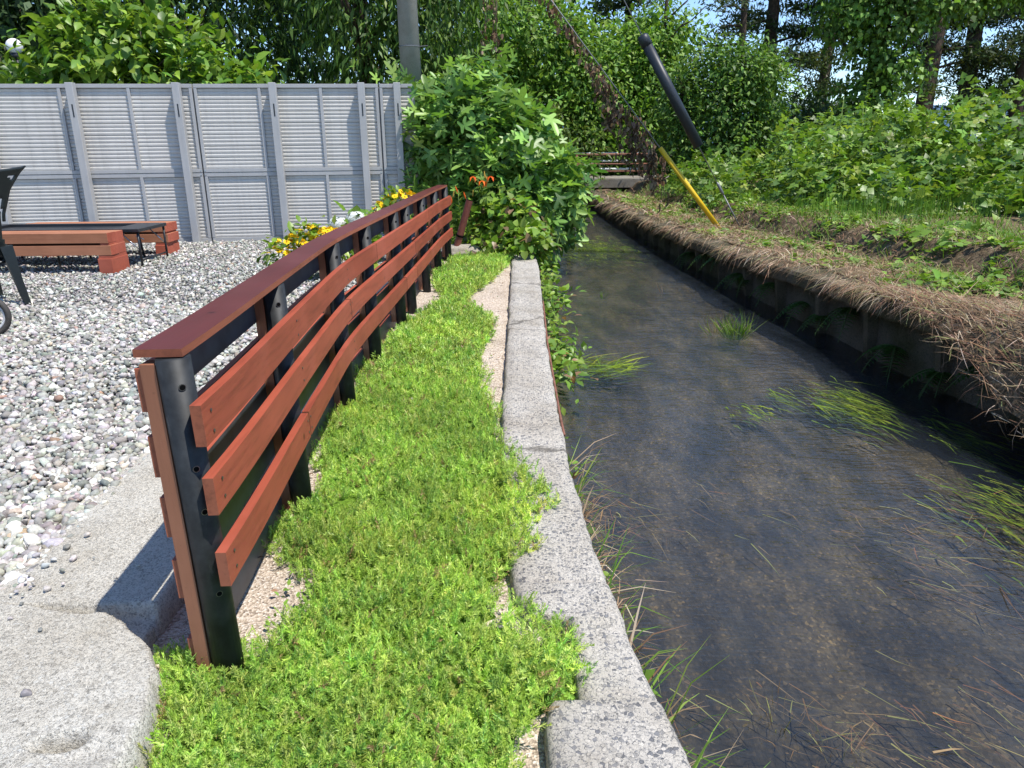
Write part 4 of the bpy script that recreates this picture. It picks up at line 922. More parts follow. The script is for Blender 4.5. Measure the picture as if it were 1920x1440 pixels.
def column(cx_, cy_, z0, z1, r, k, seed):
    q = random.Random(seed); return [(cx_ + q.uniform(-.5, .5) * r, cy_ + q.uniform(-.4, .4) * r, z0 + (z1 - z0) * (i + .5) / k, r * q.uniform(.7, 1.1), r * q.uniform(.7, 1.0), (z1 - z0) / k * q.uniform(.55, .9)) for i in range(k)]
DK = [(.022, .052, .012), (.035, .075, .018), (.05, .10, .02), (.018, .04, .012)]
T_long = (A((0, 0, 0), (0.13, 0.4, 0.03), (0, 1, -0.12), (-0.13, 0.4, 0.03)), np.array([[0, 1, 2, 3]]))
BG = "trees behind the yard and creek"
tree("tall dark evergreen behind the persimmon at the far left", (-13.5, 21, -.05), 9, .3, column(-13.5, 21, .3, 9, 2.6, 6, 1) + column(-11.2, 20.5, .3, 7, 2.0, 4, 2), 16000, .24, DK, T_quad, group=BG, seed=11)
tree("dark feathery evergreen between the persimmon and the utility pole", (-8.2, 20, -.05), 10, .3, column(-8.2, 20, .2, 10, 2.4, 7, 3) + column(-5.8, 19.5, .2, 7.5, 1.8, 5, 4), 26000, .22, [(.045, .09, .018), (.065, .125, .024), (.03, .065, .016), (.095, .17, .03)], T_long, droop=.9, seed=12, group=BG)
tree("weeping fine-leaved evergreen directly behind the utility pole", (-3.2, 18.5, -.05), 9.5, .28, column(-3.2, 18.5, .2, 9.5, 2.0, 7, 5) + column(-1.5, 17.6, .6, 6, 1.25, 5, 6), 26000, .20, [(.075, .15, .024), (.11, .20, .032), (.05, .10, .018), (.15, .24, .04)], T_long, droop=1.1, seed=13, clump=14, spread=.3, group=BG)
mound("low_shrub", "dull olive shrub just behind the top of the fig tree", [(.35, 14.2, 1.25, .75, .6, .75), (1.0, 14.8, .9, .8, .6, .8)], 2600, .12, [(.09, .13, .03), (.07, .11, .025), (.13, .16, .05)], T_long, 10, .12, mat='leaf_far')
LG = [(.13, .25, .034), (.18, .31, .042), (.095, .19, .028), (.23, .36, .06)]
tree("light green rounded tree beyond the footbridge, left one", (.6, 25, -.05), 6.5, .2, [(.4, 24.6, 4.3, 2.0, 1.8, 1.3), (-1.0, 25, 3.2, 1.6, 1.6, 1.4), (1.8, 25, 3.4, 1.7, 1.6, 1.3), (.3, 24.5, 2.2, 2.2, 1.5, 1.2), (2.4, 24.9, 2.0, 1.4, 1.2, 1.0)], 22000, .17, LG, T_leaf4, clump=12, spread=.25, group=BG, seed=14)
tree("light green bushy tree beyond the footbridge, under the black sleeve", (4.2, 26, -.05), 6.2, .2, [(4.0, 26, 3.9, 1.5, 1.5, 1.0), (5.1, 26.3, 4.6, 1.0, 1.2, .9), (3.2, 26, 2.6, 1.6, 1.5, 1.3), (4.9, 25.6, 2.5, 1.4, 1.3, 1.1), (4.0, 25.2, 1.3, 2.0, 1.2, 1.0)], 20000, .17, LG, T_leaf4, clump=12, spread=.25, group=BG, seed=15)
mound("dense_shrub", "dense dark green shrub with a vine-draped crown right of the black sleeve", [(5.3, 20, 1.9, 1.0, 1.1, 1.7), (6.2, 20.3, 2.5, .9, 1.0, 1.1), (4.7, 20.2, 1.2, .9, 1.0, 1.2), (5.7, 19.9, 3.0, .8, .9, .55), (6.6, 20.6, 1.3, .6, .8, 1.1), (4.4, 20.4, 2.5, .6, .8, .7)], 20000, .12, [(.08, .165, .028), (.12, .225, .036), (.055, .115, .022), (.18, .30, .046)], T_leaf4, 10, .17, mat='leaf_far', stem=.06)
V, F, C = leaves_in(column(-22, 32, 0, 11, 4, 6, 31) + column(-15, 30, 0, 11, 4, 6, 32) + column(-8, 31, 0, 11, 4, 6, 33) + column(-1.5, 32, 0, 9, 3.4, 6, 34) + column(4, 34, 0, 6, 3, 4, 35), 15000, .5, DK, T_quad, clump=12, spread=.6, inner=.5)
tag(fast("treeline", V, F, M['leaf_far'], col=C), "dark wood closing the view far behind the yard", "trees", kind='stuff')
# vine-covered trunk
def ivy_tree():
    b = (11.0, 24.0, .1); mb = branching(b, (11.2, 24, 9.0), .34, 12, 21, 2.6, .35)
    blobs = column(11.0, 23.8, .6, 4.2, .80, 6, 7) + [(11.0, 23.8, 5.0, 1.3, 1.0, 1.0), (12.6, 23.9, 5.2, 1.5, .9, .55), (14.4, 24, 5.5, 1.3, .9, .45), (9.9, 24, 4.9, .9, .8, .7), (11.4, 24, 6.6, 2.2, 1.6, 1.3), (15.5, 24, 5.9, 1.2, .9, .4)]
    V, F, C = leaves_in(blobs, 19000, .14, [(.10, .20, .034), (.15, .28, .042), (.07, .145, .026), (.21, .35, .055)], T_ivy4, clump=7, spread=.2, droop=.9, up=.3)
    plant("vine_covered_tree", "tall trunk completely draped in leafy green vines near the right side", "tree", b, mb, M['bark'], V, F, C, M['leaf_far'], BG)
ivy_tree()
PN = [(.03, .058, .018), (.045, .08, .024), (.06, .10, .028), (.08, .10, .035)]
def pine(label, x, y, H, r0, seed, lean=0.0, nb=16, low=.25, dens=1.0):
    dens *= 2.2
    r = random.Random(seed); mb = MB(); base = Vector((x, y, .1)); pts = [base + Vector((lean * t * H + r.uniform(-.08, .08), 0, t * H)) for t in (0, .15, .3, .45, .6, .75, .9, 1)]
    rad = [r0 * 1.2, r0, r0 * .9, r0 * .8, r0 * .65, r0 * .5, r0 * .3, r0 * .12]; mb.add(tube_vf(pts, rad, 10)); parts = []
    for k in range(nb):
        t = low + (1 - low) * (k + r.random()) / nb; i = min(6, int(t * 7)); p = base + Vector((lean * t * H, 0, t * H)); a = r.uniform(0, 6.283); L = r.uniform(1.4, 3.2) * (1.15 - .7 * t)
        d = Vector((math.cos(a), math.sin(a), r.uniform(-.25, .25))); q = p + d * L * .5 + Vector((0, 0, .1)); e = p + d * L + Vector((0, 0, r.uniform(-.2, .4)))
        mb.add(tube_vf([p, q, e], [.07 * (1.2 - t), .04, .012], 6))
        for s in range(int(5 * dens)):
            u = .35 + .65 * r.random(); c = p.lerp(e, u) + Vector((r.gauss(0, .35), r.gauss(0, .35), r.gauss(0, .15))); m = 42; P = np.array(c) + rng.normal(size=(m, 3)) * (.40, .40, .12)
            parts.append(inst(T_long, P, rdir(m) + np.array((0, 0, .3)), rdir(m), .27 * rng.uniform(.6, 1.2, m), pick(m, PN)))
    V, F, C = cat(parts); plant("pine_tree", label, "tree", tuple(base), mb, M['bark'], V, F, C, M['leaf_far'], "pines along the far shore")
pine("tall dark pine left of the vine-covered trunk, the thicker one", 10.6, 33, 10, .36, 1, .0, 20, .18)
pine("slim pine leaning right, between the dense shrub and the vine-covered trunk", 12.4, 32, 10, .24, 2, .06, 18, .12)
pine("slim bare-branched pine showing above the dense shrub", 8.9, 31, 10, .17, 3, -.01, 14, .25, .5)
pine("brownish pine behind the light green trees", 5.0, 34, 10, .24, 4, .0, 18, .25)
pine("dark pine just right of the vine-covered trunk", 16.6, 32, 13, .34, 5, .02, 20, .22)
pine("middle pine right of the vine-covered trunk", 18.9, 33, 13, .34, 6, -.01, 18, .18, 1.3)
pine("rightmost pine trunk above the kudzu bank", 22.3, 34, 13, .36, 7, .0, 18, .15, 1.3)
pine("pine with a dark trunk beside the rightmost one", 20.4, 32, 13, .30, 8, .02, 18, .15, 1.2)
mound("shore_shrub", "dark rounded shrub under the pines left of the vine-covered trunk", [(9.4, 26, 1.6, 1.2, 1, 1.2), (8.2, 26.5, 1.2, 1, 1, 1.0), (10.2, 27, 1.9, 1.0, 1, .9)], 6000, .15, [(.045, .09, .02), (.06, .12, .025), (.03, .065, .015)], T_quad, 10, .2, mat='leaf_far', stem=.04)

# ------------------------------------------------------------------ right bank vegetation
KUD = [(.13, .23, .03), (.18, .30, .036), (.095, .18, .026), (.24, .34, .05), (.30, .36, .07)]
def kudzu():
    blobs = []; r = random.Random(8)
    spine = [(4.9, 12.2, .55, .7), (5.5, 11.3, .55, .65), (5.3, 12.9, 1.0, .75), (6.2, 12.2, 1.0, .9), (6.4, 10.9, .65, .7), (7.1, 11.8, 1.25, .95), (7.6, 10.6, .85, .9), (8.3, 11.6, 1.35, 1.0), (6.6, 13.2, 1.35, .85), (8.0, 13, 1.55, 1.0), (9.5, 12.5, 1.6, 1.1), (6.9, 9.6, .45, .6), (8.8, 10.4, 1.1, .9), (7.6, 9.2, .6, .7), (5.6, 10.6, .5, .6), (6.1, 9.7, .55, .65), (6.6, 8.9, .6, .7), (7.1, 8.2, .65, .7), (7.8, 8.0, .9, .8), (8.6, 9.2, 1.1, .9), (5.0, 10.6, .10, .45), (5.6, 9.7, .12, .5), (6.2, 8.8, .2, .55), (6.9, 8.1, .3, .6), (4.5, 11.6, .12, .4), (5.3, 8.3, .02, .35), (4.6, 8.9, .0, .3), (4.3, 7.2, -.02, .3), (5.2, 7.0, .05, .35),
             (4.4, 14.5, .55, .7), (5.0, 15.6, .75, .8), (4.1, 16.5, .5, .7), (5.8, 15, 1.1, .8), (4.6, 18, .6, .8), (6.6, 16, 1.2, .9), (3.9, 13.6, .3, .45), (7.5, 16, 1.3, .9), (6.9, 18, 1.2, 1.0), (8.5, 17, 1.4, 1.0)]
    for x, y, z, R in spine: blobs.append((x, y, z * .62 + .1, R, R, z * .55 + .22))
    V, F, C = leaves_in(blobs, 22000, .115, KUD, T_tri, clump=5, spread=.14, droop=.25, up=.95, w=[5, 5, 4, 2.5, .8], zmin=.24)
    tag(fast("kudzu", V, F, M['leaf'], col=C), "bright green kudzu heaped over the right bank", "kudzu", kind='stuff')
kudzu()
def weed_stalks(label, spots, h, name="tall_weed", pal=LV, leaf=.09, group=None):
    for (x, y) in spots:
        z = float(bank_z(np.array(x), np.array(y))); mb = MB(); parts = []; H = h * random.uniform(.85, 1.15); top = Vector((random.gauss(0, .08), random.gauss(0, .08), H)); mb.add(tube_vf([(0, 0, 0), top * .5 + Vector((.02, 0, 0)), top], [.012, .009, .004], 6)); m = 44
        t = rng.uniform(.25, 1, m); a = rng.uniform(0, 6.283, m); P = np.outer(t, top); D = np.stack([np.cos(a), np.sin(a), rng.uniform(0, .7, m)], 1)
        V, F, C = inst(T_oval, P, D, np.array((0, 0, 1.)) + .4 * rdir(m), leaf * (1.4 - .6 * t) * 1.4, pick(m, pal)); root = empty(name, (x, y, z)); tag(root, label, "weed", group); mb.build("stem", M['grasssolid'], root, True); fast("leaves", V, F, M['leaf'], root, C)
weed_stalks("tall leafy weed standing in the kudzu in front of the vine-covered trunk", [(6.15, 13.6), (6.4, 14.2), (5.75, 13.9), (6.7, 13.9)], 1.75, leaf=.075, group="tall weeds in the kudzu")
weed_stalks("leafy weed spike rising from the kudzu at the top right corner", [(8.7, 12.2)], 2.45, leaf=.12)

STR = [(.44, .32, .205), (.34, .235, .14), (.23, .14, .082), (.55, .45, .32), (.14, .095, .06), (.34, .18, .11), (.30, .32, .12)]
def straw():
    parts = []
    for (n, y0, y1, d0, d1, L, wd) in ((16000, 2.2, 7, -.06, 1.9, .13, .0034), (10000, 7, 13, -.06, 1.9, .15, .006), (3000, 13, 20, -.06, 1.6, .22, .012)):
        y = rng.uniform(y0, y1, n); d = d0 + (d1 - d0) * rng.random(n) ** 1.25; x = xw(y) + d; cl = nz(x, y, 2.2, 5); k = (cl > .0) | (rng.random(n) < .28) ; x, y, d, cl = x[k], y[k], d[k], cl[k]; n = len(x)
        hp = np.clip(nz(x, y, 4.5, 31), 0, 1); z = np.maximum(bank_z(x, y), zw(y)) + .012 + rng.random(n) * (.04 + .09 * hp); a = rng.uniform(0, 6.283, n)
        D = np.stack([np.cos(a), np.sin(a), rng.normal(size=n) * .28], 1); e = d < .12; D[e] = np.stack([-np.abs(rng.normal(size=e.sum())) * .7 - .3, rng.normal(size=e.sum()) * .5, -.15 - rng.random(e.sum()) * .5], 1)
        S = np.stack([np.full(n, wd) * rng.uniform(.6, 1.5, n), L * rng.uniform(.4, 1.5, n), L * rng.uniform(.2, 1.2, n)], 1); S[e, 1] *= 1.25
        parts.append(inst(T_bend, np.c_[x, y, z], D, np.array((0, 0, 1.)) + .3 * rdir(n), S, pick(n, STR, [4, 4, 3, 2, 2, 2, 1.5])))
    # heap of cut grass spilling over the near end of the wall
    over = lambda y: .34 * np.clip((5.6 - y) / 1.8, 0, 1) + .03 * nz(y, y * 0, 3.0, 4)
    n = 7500; y = 2.2 + 3.6 * rng.random(n); u = rng.random(n); d = .45 - (.45 + over(y)) * u; x = xw(y) + d; f = np.clip((5.8 - y) / 2.0, 0.05, 1)
    heap = lambda d, y, f: zw(y) + .03 + f * (.11 * np.exp(-((d - .05) / .28) ** 2) - .34 * np.clip(-d / .3, 0, 1.2) ** 1.6) + .02 * nz(d, y, 6, 3)
    z = heap(d, y, f) + .03 * rng.random(n)
    D = np.stack([-.5 * rng.random(n) + .15, rng.normal(size=n) * 1.0, -.6 * rng.random(n) + .15], 1); S = np.stack([.0034 * rng.uniform(.6, 1.6, n), .16 * rng.uniform(.3, 1.6, n), .17 * rng.uniform(-.4, 1.3, n)], 1)
    parts.append(inst(T_bend, np.c_[x, y, z], D, np.array((-.5, 0, 1.)) + .5 * rdir(n), S, pick(n, STR, [3, 4, 4, 1.5, 3, 3, 1.3])))
    yv = np.linspace(1.2, 5.7, 70); g = np.linspace(0, 1, 22); Y = np.repeat(yv[:, None], 22, 1); Dd = .45 - (.45 + over(yv))[:, None] * g[None] * .96; Ff = np.clip((5.8 - Y) / 2.0, .05, 1)
    Vm = np.stack([xw(yv)[:, None] + Dd, Y, heap(Dd, Y, Ff) - .012], -1).reshape(-1, 3); ii = (np.arange(69)[:, None] * 22 + np.arange(21)[None]).ravel()
    shadow_sheet = (Vm, np.stack([ii, ii + 1, ii + 23, ii + 22], 1))  # sheet added beneath the straw so the heap casts a solid shadow
    V, F, C = cat(parts); tag(fast("dry_grass", V, F, M['straw'], col=C), "brown cut dry grass strewn along the right bank and hanging over the wall", "dry grass", kind='stuff')
    fast("straw_shadow_sheet", shadow_sheet[0], shadow_sheet[1], M['soil'], bpy.data.objects["dry_grass"], smooth=True)
straw()
GR = [(.12, .23, .03), (.17, .28, .04), (.08, .17, .025), (.22, .29, .06)]
def bank_grass():
    parts = []
    n = 15000; y = 3 + 17 * rng.random(n) ** 1.1; d = .25 + 2.6 * rng.random(n) ** .8; x = xw(y) + d; cl = nz(x, y, 1.5, 11) + .5 * nz(x, y, 4.2, 12) + .35 * (d - 1.0); k = cl > rng.uniform(-.5, .6, n); x, y, d = x[k], y[k], d[k]; n = len(x)
    a = rng.uniform(0, 6.283, n); D = np.stack([np.cos(a) * .5, np.sin(a) * .5, rng.uniform(.5, 1.1, n)], 1); sc_ = (1 + y / 14)
    S = np.stack([.005 * sc_, .11 * rng.uniform(.5, 1.4, n) * sc_ ** .5, .12 * np.ones(n)], 1); parts.append(inst(T_bend, np.c_[x, y, bank_z(x, y)], D, np.array((0, 0, 1.)) + .5 * rdir(n), S, pick(n, GR)))
    # horsetail stand in front of the kudzu
    n = 650; x = 5.0 + rng.normal(size=n) * .8; y = 9.9 + rng.normal(size=n) * .45 - .35 * (x - 5.0); D = rdir(n) * .15 + np.array((0, 0, 1.)); S = np.stack([np.full(n, .010), .30 * rng.uniform(.5, 1.25, n), .03 * np.ones(n)], 1)
    k = (x - xw(y)) > 1.5; parts.append(inst(T_blade, np.c_[x, y, bank_z(x, y)][k], D[k], rdir(n)[k], S[k], pick(n, [(.10, .22, .025), (.15, .27, .035)])[k]))
    V, F, C = cat(parts); o = tag(fast("bank_grass", V, F, M['grass'], col=C), "patches of green grass and horsetail growing through the cut straw", "grass", kind='stuff')
    # low broadleaf weeds
    n = 2600; y = 3.2 + 16 * rng.random(n); d = .3 + 2.0 * rng.random(n); x = xw(y) + d; cl = nz(x, y, 1.9, 15) + .4 * nz(x, y, 5, 17); k = cl > .0; x, y = x[k], y[k]; n = len(x)
    P = np.repeat(np.c_[x, y, bank_z(x, y) + .03], 6, 0) + rng.normal(size=(n * 6, 3)) * (.05, .05, .02); m = len(P)
    V, F, C = inst(T_heart, P, rdir(m) * (1, 1, .4), np.array((0, 0, 1.)) + .45 * rdir(m), .065 * rng.uniform(.5, 1.4, m), pick(m, LV)); tag(fast("bank_weeds", V, F, M['leaf'], col=C), "small broadleaf weeds scattered over the right bank", "weeds", kind='stuff')
bank_grass()

# ------------------------------------------------------------------ creek plants
def tuft(name, label, p, n, h, pal, cat_="grass", spread=.10, out=.8, wd=.006, group=None):
    a = rng.uniform(0, 6.283, n); rr = spread * np.sqrt(rng.random(n)); P = np.stack([rr * np.cos(a), rr * np.sin(a), np.zeros(n)], 1); b = rng.uniform(0, 6.283, n)
    D = P / spread * out + np.stack([np.cos(b) * .3, np.sin(b) * .3, np.ones(n)], 1); S = np.stack([wd * rng.uniform(.7, 1.4, n), h * rng.uniform(.5, 1.2, n), h * rng.uniform(.1, 1.2, n)], 1)
    V, F, C = inst(T_bend, P, D, P / spread + np.array((0, 0, 1.)) + .2 * rdir(n), S, pick(n, pal)); o = fast(name, V, F, M['grass'], col=C); o.location = p; tag(o, label, cat_, group); return o
tuft("grass_tuft", "green grass tuft standing in the middle of the creek", (2.03, 6.6, ZWAT - .06), 130, .25, GR, spread=.10, wd=.007)
tuft("grass_tuft", "small dry yellow tuft beside the green one in the creek", (1.86, 6.65, ZWAT - .04), 22, .20, STR[:2] + [GR[3]], spread=.06)
tuft("sprout", "tiny green sprout poking out of the water left of midstream", (1.03, 8.3, ZWAT - .03), 14, .11, GR, spread=.03)
tuft("sprout", "lone dry stalk sticking out of the water upstream of the tuft", (1.75, 8.55, ZWAT - .03), 4, .14, STR[:2], spread=.02)
TW = [(.22, .14, .07), (.32, .22, .11), (.14, .09, .05), (.30, .30, .10)]
tuft("twig_clump", "clump of dry brown twigs sticking out of the near shallows", (.80, 1.80, ZWAT - .03), 34, .10, TW, "twigs", spread=.11, out=1.6, wd=.003)
tuft("twig_clump", "smaller knot of dry twigs right behind the twig clump in the shallows", (.93, 1.72, ZWAT - .03), 20, .08, TW, "twigs", spread=.07, out=1.4, wd=.003)
tuft("twig_clump", "loose tuft of dry straw floating left of the midstream weed", (.42, 2.9, ZWAT - .02), 22, .11, TW[:2] + [GR[3]], "twigs", spread=.06, out=2.2, wd=.0035)
tuft("sprout", "small bright green sprout in the near water at the bottom right", (1.02, 1.36, ZWAT - .02), 16, .055, GR, spread=.022, wd=.012)
for lab, p, q, r_ in (("pale green cut stem floating by the bottom edge of the creek", (.66, 1.30, ZWAT + .004), (.95, 1.42, ZWAT + .006), .006), ("longer green stem crossing above the pale floating one", (.70, 1.40, ZWAT + .005), (.98, 1.55, ZWAT + .02), .0045)):
    o = tube("cut_stem", [p, Vector(p).lerp(Vector(q), .5) + Vector((0, .01, 0)), q], [r_, r_ * .9, r_ * .5], M['grasssolid'], None, 7); tag(o, lab, "stem", "cut stems in the creek")
def weed_beds():
    WG = [(.17, .26, .02), (.24, .33, .025), (.11, .18, .016), (.32, .38, .04)]
    beds = [(3.0, 3.25, .35, .55, 900), (2.45, 3.3, .4, .35, 260), (2.22, 4.75, .22, .40, 420), (2.62, 4.15, .14, .4, 200), (1.55, 4.55, .16, .14, 70), (1.25, 12.6, .7, 1.3, 1500), (.62, 5.6, .28, .22, 260), (2.3, 2.6, .4, .4, 120), (1.8, 4.9, .08, .12, 30)]
    for k, (x, y, sx, sy, n) in enumerate(beds):
        lab = ["broad bed of streaming water weed at the right edge of the creek", "thin water weed beside the broad weed bed", "bright streak of water weed at the edge of the wall's shadow", "narrow water weed half in the wall's shadow", "small loose tangle of yellow water weed in midstream", "mossy weed bed in the creek below the fig tree", "grassy weed trailing into the water from the creek wall", "sparse weed strands in the near water", "tiny strand of water weed near the midstream tangle"][k]
        P = np.c_[x + rng.normal(size=n) * sx * .5, y + rng.normal(size=n) * sy * .5, np.full(n, ZWAT - .10) + rng.random(n) * .085]
        surf = k in (4, 6); P[:, 2] += .02 if surf else .012
        D = np.stack([.32 + rng.normal(size=n) * .22, -1 + rng.normal(size=n) * .2, rng.normal(size=n) * .05 + (.06 if surf else .02)], 1) if k != 6 else np.stack([1 + rng.normal(size=n) * .3, rng.normal(size=n) * .5, rng.normal(size=n) * .1 + .15], 1)
        S = np.stack([.006 * rng.uniform(.6, 1.5, n) * (1 + y / 9), (.22 if k != 4 else .1) * rng.uniform(.4, 1.4, n), .08 * np.ones(n)], 1)
        V, F, C = inst(T_blade, P, D, np.array((0, 0, 1.)) + .4 * rdir(n), S, pick(n, WG)); o = fast("water_weed", V, F, M['grass'], col=C); tag(o, lab, "water weed", "water weed in the creek")
weed_beds()
def litter():
    parts = []
    pal = [(.20, .13, .07), (.30, .21, .11), (.12, .08, .045), (.32, .30, .11), (.24, .12, .06)]
    for (n, surf, L, wd) in ((3600, 0, .14, .0036), (170, 1, .13, .0045)):
        y = 1.0 + 2.6 * rng.random(n) ** 1.15; x = xk(y) + .08 + (xw(y) - xk(y) - .3) * rng.random(n) ** 1.3; c = nz(x, y, 2.0, 21) + .7 * nz(x, y, 5, 22); k = c > rng.uniform(.0, .9, n) if not surf else c > .35; x, y = x[k], y[k]; n = len(x)
        z = np.full(n, ZWAT + .004) if surf else ZWAT - .115 + .10 * rng.random(n); a = rng.normal(size=n) * (.45 if not surf else 1.1) - .85; D = np.stack([np.cos(a), np.sin(a), rng.normal(size=n) * .08 + (.12 if surf else 0)], 1)
        S = np.stack([wd * rng.uniform(.5, 1.5, n), L * rng.uniform(.3, 1.6, n), .06 * rng.normal(size=n)], 1)
        parts.append(inst(T_bend, np.c_[x, y, z], D, np.array((0, 0, 1.)) + .3 * rdir(n), S, pick(n, pal)))
    V, F, C = cat(parts); tag(fast("drifting_straw", V, F, M['straw'], col=C), "dead stalks and straw caught in the near shallows of the creek", "straw", kind='stuff')
litter()
def wall_weeds():
    """plants rooted in the foot of the near creek wall"""
    parts = []
    for (y0, y1, n, sz, h) in ((4.2, 9.3, 1500, .07, .26), (1.6, 4.2, 110, .05, .10)):
        y = rng.uniform(y0, y1, n); c = nz(y, y * 0, 2.1, 3); k = c > rng.uniform(-.6, .5, n) if y0 > 4 else c > rng.uniform(-.3, .6, n); y = y[k]; n = len(y); x = xk(y) + .02 + np.abs(rng.normal(size=n)) * (.10 if y0 > 4 else .035) ; z = ZWAT + .06 + (h) * rng.random(n)
        parts.append(inst(T_oval, np.c_[x, y, z], rdir(n) + np.array((.7, -.3, .2)), np.array((.2, -.2, 1.)) + .5 * rdir(n), sz * rng.uniform(.5, 1.5, n), pick(n, LV + [(.30, .17, .09)], [4, 3, 5, 2, .8])))
    V, F, C = cat(parts); tag(fast("wall_weeds", V, F, M['leaf'], col=C), "leafy weeds growing from the foot of the near creek wall", "weeds", kind='stuff')
    n = 260; y = 1.2 + 2.2 * rng.random(n); x = xk(y) + .015 + .05 * rng.random(n); z = np.where(rng.random(n) < .6, ZWAT - .02, -.12); D = np.stack([.25 + .5 * rng.random(n), rng.normal(size=n) * .45, rng.uniform(.1, 1, n)], 1)
    S = np.stack([.005 * rng.uniform(.5, 1.5, n), .22 * rng.uniform(.4, 1.3, n), .22 * rng.uniform(.2, 1.2, n)], 1); V, F, C = inst(T_bend, np.c_[x, y, z], D, np.array((0, 0, 1.)) + .3 * rdir(n), S, pick(n, GR + STR[:4])); tag(fast("edge_grass", V, F, M['grass'], col=C), "thin green and dry grass leaning from the near wall over the water", "grass", kind='stuff')
wall_weeds()
def ferns():
    for i in range(15):
        y = 2.6 + 8.0 * (i + random.random()) / 15; root = empty("fern", (float(xw(y)) + .12, y, random.uniform(-.16, .02))); tag(root, "green fern growing in the shade under the ledge of the far creek wall", "fern", "ferns under the ledge")
        for f in range(5):
            L = random.uniform(.22, .38); a = random.uniform(-.9, .9); t = np.linspace(.1, 1, 13); P = np.stack([-np.cos(a) * L * t * .8, np.sin(a) * L * t, .10 * t - .26 * L / .3 * t * t], 1); W = .26 * L * np.sin(np.pi * (t * .85 + .15)) + .01; parts = []
            for s in (-1, 1): parts.append(inst(T_long, P, np.stack([np.full(13, math.sin(a) * s), np.full(13, math.cos(a) * s), np.full(13, -.15)], 1), np.tile((0, 0, 1.), (13, 1)), np.stack([W * .9, W, W], 1), pick(13, [(.05, .11, .02), (.07, .15, .03)])))
            rv, rf = tube_vf([Vector(p) for p in np.concatenate([[(0, 0, 0)], P])], .004, 4, cap=False); parts.append((np.array(rv), np.array(rf), np.tile((.06, .10, .02), (len(rv), 1)))); V, F, C = cat(parts); fast("frond", V, F, M['leaf'], root, C)
ferns()

# ------------------------------------------------------------------ flowers
def flower_mesh():
    vs, fs, cs = [], [], []
    V, F, C = inst(T_oval, np.zeros((9, 3)), np.stack([np.cos(np.arange(9) * .698), np.sin(np.arange(9) * .698), np.full(9, .12)], 1), np.tile((0, 0, 1.), (9, 1)), np.full(9, .044), np.tile((.92, .66, .02), (9, 1)))
    k = 10; a = np.arange(k) * 6.283 / k; dv = np.concatenate([np.stack([.008 * np.cos(a), .008 * np.sin(a), np.full(k, .006)], 1), [(0, 0, .012)]]); df = np.array([[i, (i + 1) % k, k] for i in range(k)])
    return cat([(V, F, C), (dv, df, np.tile((.40, .14, .005), (k + 1, 1)))])
FM = None
def flowering(label, c, blobs, nl, nf, seed):
    global FM
    V, F, C = leaves_in(blobs, nl, .085, LV, T_oval, clump=5, spread=.05, up=.9); root = empty("flowering_plant", c); tag(root, label, "flowers", "yellow flowers behind the fence")
    fast("foliage", V, F, M['leaf'], root, C); r = random.Random(seed)
    mb = MB(); [mb.add(tube_vf([(0, 0, 0), (b[0] * .6, b[1] * .6, b[2] * .6), b[:3]], [.008, .006, .004], 5)) for b in blobs]; mb.build("stems", M['grasssolid'], root)
    B = blobs
    for i in range(nf):
        b = B[r.randrange(len(B))]; a = r.uniform(0, 6.283); u = r.uniform(.1, 1); s = math.sqrt(1 - u * u)
        p = (b[0] + b[3] * s * math.cos(a) * 1.08, b[1] + b[4] * s * math.sin(a) * 1.08, b[2] + b[5] * u * 1.1)
        if FM is None: Vv, Ff, Cc = flower_mesh(); o = fast("flower", Vv, Ff, M['petal'], root, Cc); FM = o.data
        else: o = link("flower", FM, root)
        o.location = p; o.rotation_euler = (r.gauss(0, .35) + .4, r.gauss(0, .35), r.uniform(0, 6.28)); k = r.uniform(.8, 1.15); o.scale = (k, k, k)
flowering("yellow flower clump on the gravel behind the middle of the fence", (-2.02, 7.45, .06), [(.05, 0, .34, .20, .18, .18), (-.20, 0, .24, .18, .16, .15), (.22, .05, .34, .17, .15, .15)], 420, 95, 1)
flowering("yellow flower clump rising above the cap near the far end of the fence", (-1.32, 8.5, .06), [(.0, 0, .56, .18, .16, .17), (.14, 0, .64, .17, .15, .15), (-.12, 0, .42, .16, .15, .17)], 380, 80, 2)
def white_flowers():
    root = empty("white_flower_plant", (-1.66, 7.9, .06)); tag(root, "white flower heads between the two yellow flower clumps", "flowers")
    V, F, C = leaves_in([(.03, 0, .44, .16, .14, .14), (.1, 0, .25, .16, .14, .16)], 220, .10, LV, T_heart, clump=4, spread=.05); fast("foliage", V, F, M['leaf'], root, C)
    mb = MB(); mb.add(tube_vf([(0, 0, 0), (.05, 0, .3)], .006, 5)); mb.build("stems", M['grasssolid'], root)
    for p in ((-.12, -.02, .50), (.06, 0, .55)):
        d = rdir(160); d[:, 2] = np.abs(d[:, 2]) - .25; d = unit(d); V, F, C = inst(T_heart, d * (.11, .11, .08), unit(np.cross(d, rdir(160))), d, np.full(160, .036), np.tile((.78, .80, .78), (160, 1)) * rng.uniform(.9, 1, (160, 1))); o = fast("flower_head", V, F, M['petal'], root, C); o.location = p
white_flowers()
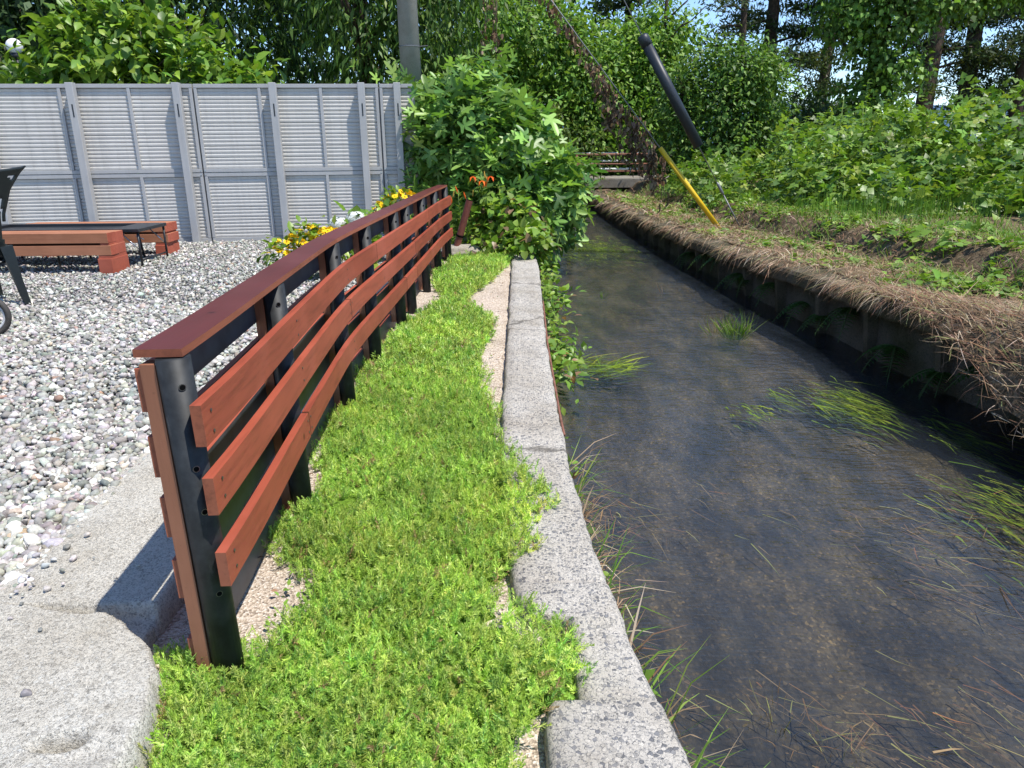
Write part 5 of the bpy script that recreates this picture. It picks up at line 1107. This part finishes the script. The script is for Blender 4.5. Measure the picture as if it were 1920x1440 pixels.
def lilies():
    spots = [(-.30, 9.75, .98, 3, 5), (-.62, 9.7, .80, 0, 3), (-.45, 9.85, .86, 0, 2), (-.72, 9.5, .62, 0, 2), (-.55, 9.55, .6, 0, 1), (-.78, 9.8, .72, 0, 1), (-.22, 9.9, .8, 0, 1)]
    for (x, y, H, nf, nb) in spots:
        root = empty("lily_plant", (x, y, 0)); tag(root, "tall lily stem bearing the open orange flowers in front of the fig tree" if nf else "leafy green lily stem past the far end of the fence", "lily", "orange lilies")
        top = Vector((random.gauss(0, .05), -.05, H)); tube("stem", [(0, 0, 0), top * .6, top], [.010, .008, .005], M['grasssolid'], root, 6); m = int(120 * H); t = rng.uniform(.12, .95, m); a = t * 90 + rng.random(m)
        V, F, C = inst(T_blade, np.outer(t, top), np.stack([np.cos(a), np.sin(a), rng.uniform(.1, .7, m)], 1), np.tile((0, 0, 1.), (m, 1)), np.stack([np.full(m, .016), .15 * (1.15 - .6 * t), np.full(m, .08)], 1), pick(m, LV)); fast("leaves", V, F, M['leaf'], root, C)
        OR = [(.75, .11, .015), (.82, .17, .02)]
        for k in range(nf):
            c = np.array(top) + np.array((-.10 + .11 * k, -.03, -.02 - .05 * (k % 2))); a = np.arange(6) * 1.047; D = np.stack([np.cos(a), np.sin(a) * .8, np.full(6, -.35)], 1); V, F, C = inst(T_bend, np.tile(c, (6, 1)), D, np.tile((0, 0, 1.), (6, 1)), np.tile((.034, .085, .12), (6, 1)), pick(6, OR)); fast("flower", V, F, M['petal'], root, C)
        for k in range(nb):
            c = top + Vector((random.uniform(-.10, .10), random.uniform(-.06, .04), random.uniform(-.08, .05))); q = c + Vector((random.gauss(0, .02), 0, -.085)); col_ = [(.80, .14, .02), (.6, .4, .08)][random.random() < .45]; V, F = tube_vf([c, c.lerp(q, .5), q], [.003, .011, .004], 6); F = [f for f in F if len(f) == 4]; fast("bud", np.array(V), np.array(F), M['petal'], root, np.tile(col_, (len(V), 1)))
lilies()

# ------------------------------------------------------------------ far shore
def hills():
    xs_ = np.linspace(-900, 1600, 90); rows = []
    V = []; F = []
    for i, x in enumerate(xs_):
        h = 62 + 22 * float(nz(x, 0, .006, 1)) + 6 * float(nz(x, 0, .03, 2)); V += [(x, 1300, -5), (x, 1340, h * .6), (x, 1420, h)]
    for i in range(len(xs_) - 1):
        for k in range(2): F.append((i * 3 + k, (i + 1) * 3 + k, (i + 1) * 3 + k + 1, i * 3 + k + 1))
    tag(pyd("hills", V, F, plain("hazy_hill_forest", (.075, .125, .20), .95, spec=0, var=.2, nscale=.02), smooth=True), kind='structure')  # distance haze is put into the blue base colour
    tag(box("lake_water", -600, 1400, 60, 1300, -1.2, -.4, plain("lake_surface", (.05, .11, .20), .15, spec=.5, var=.1, nscale=.1)), kind='structure')
hills()
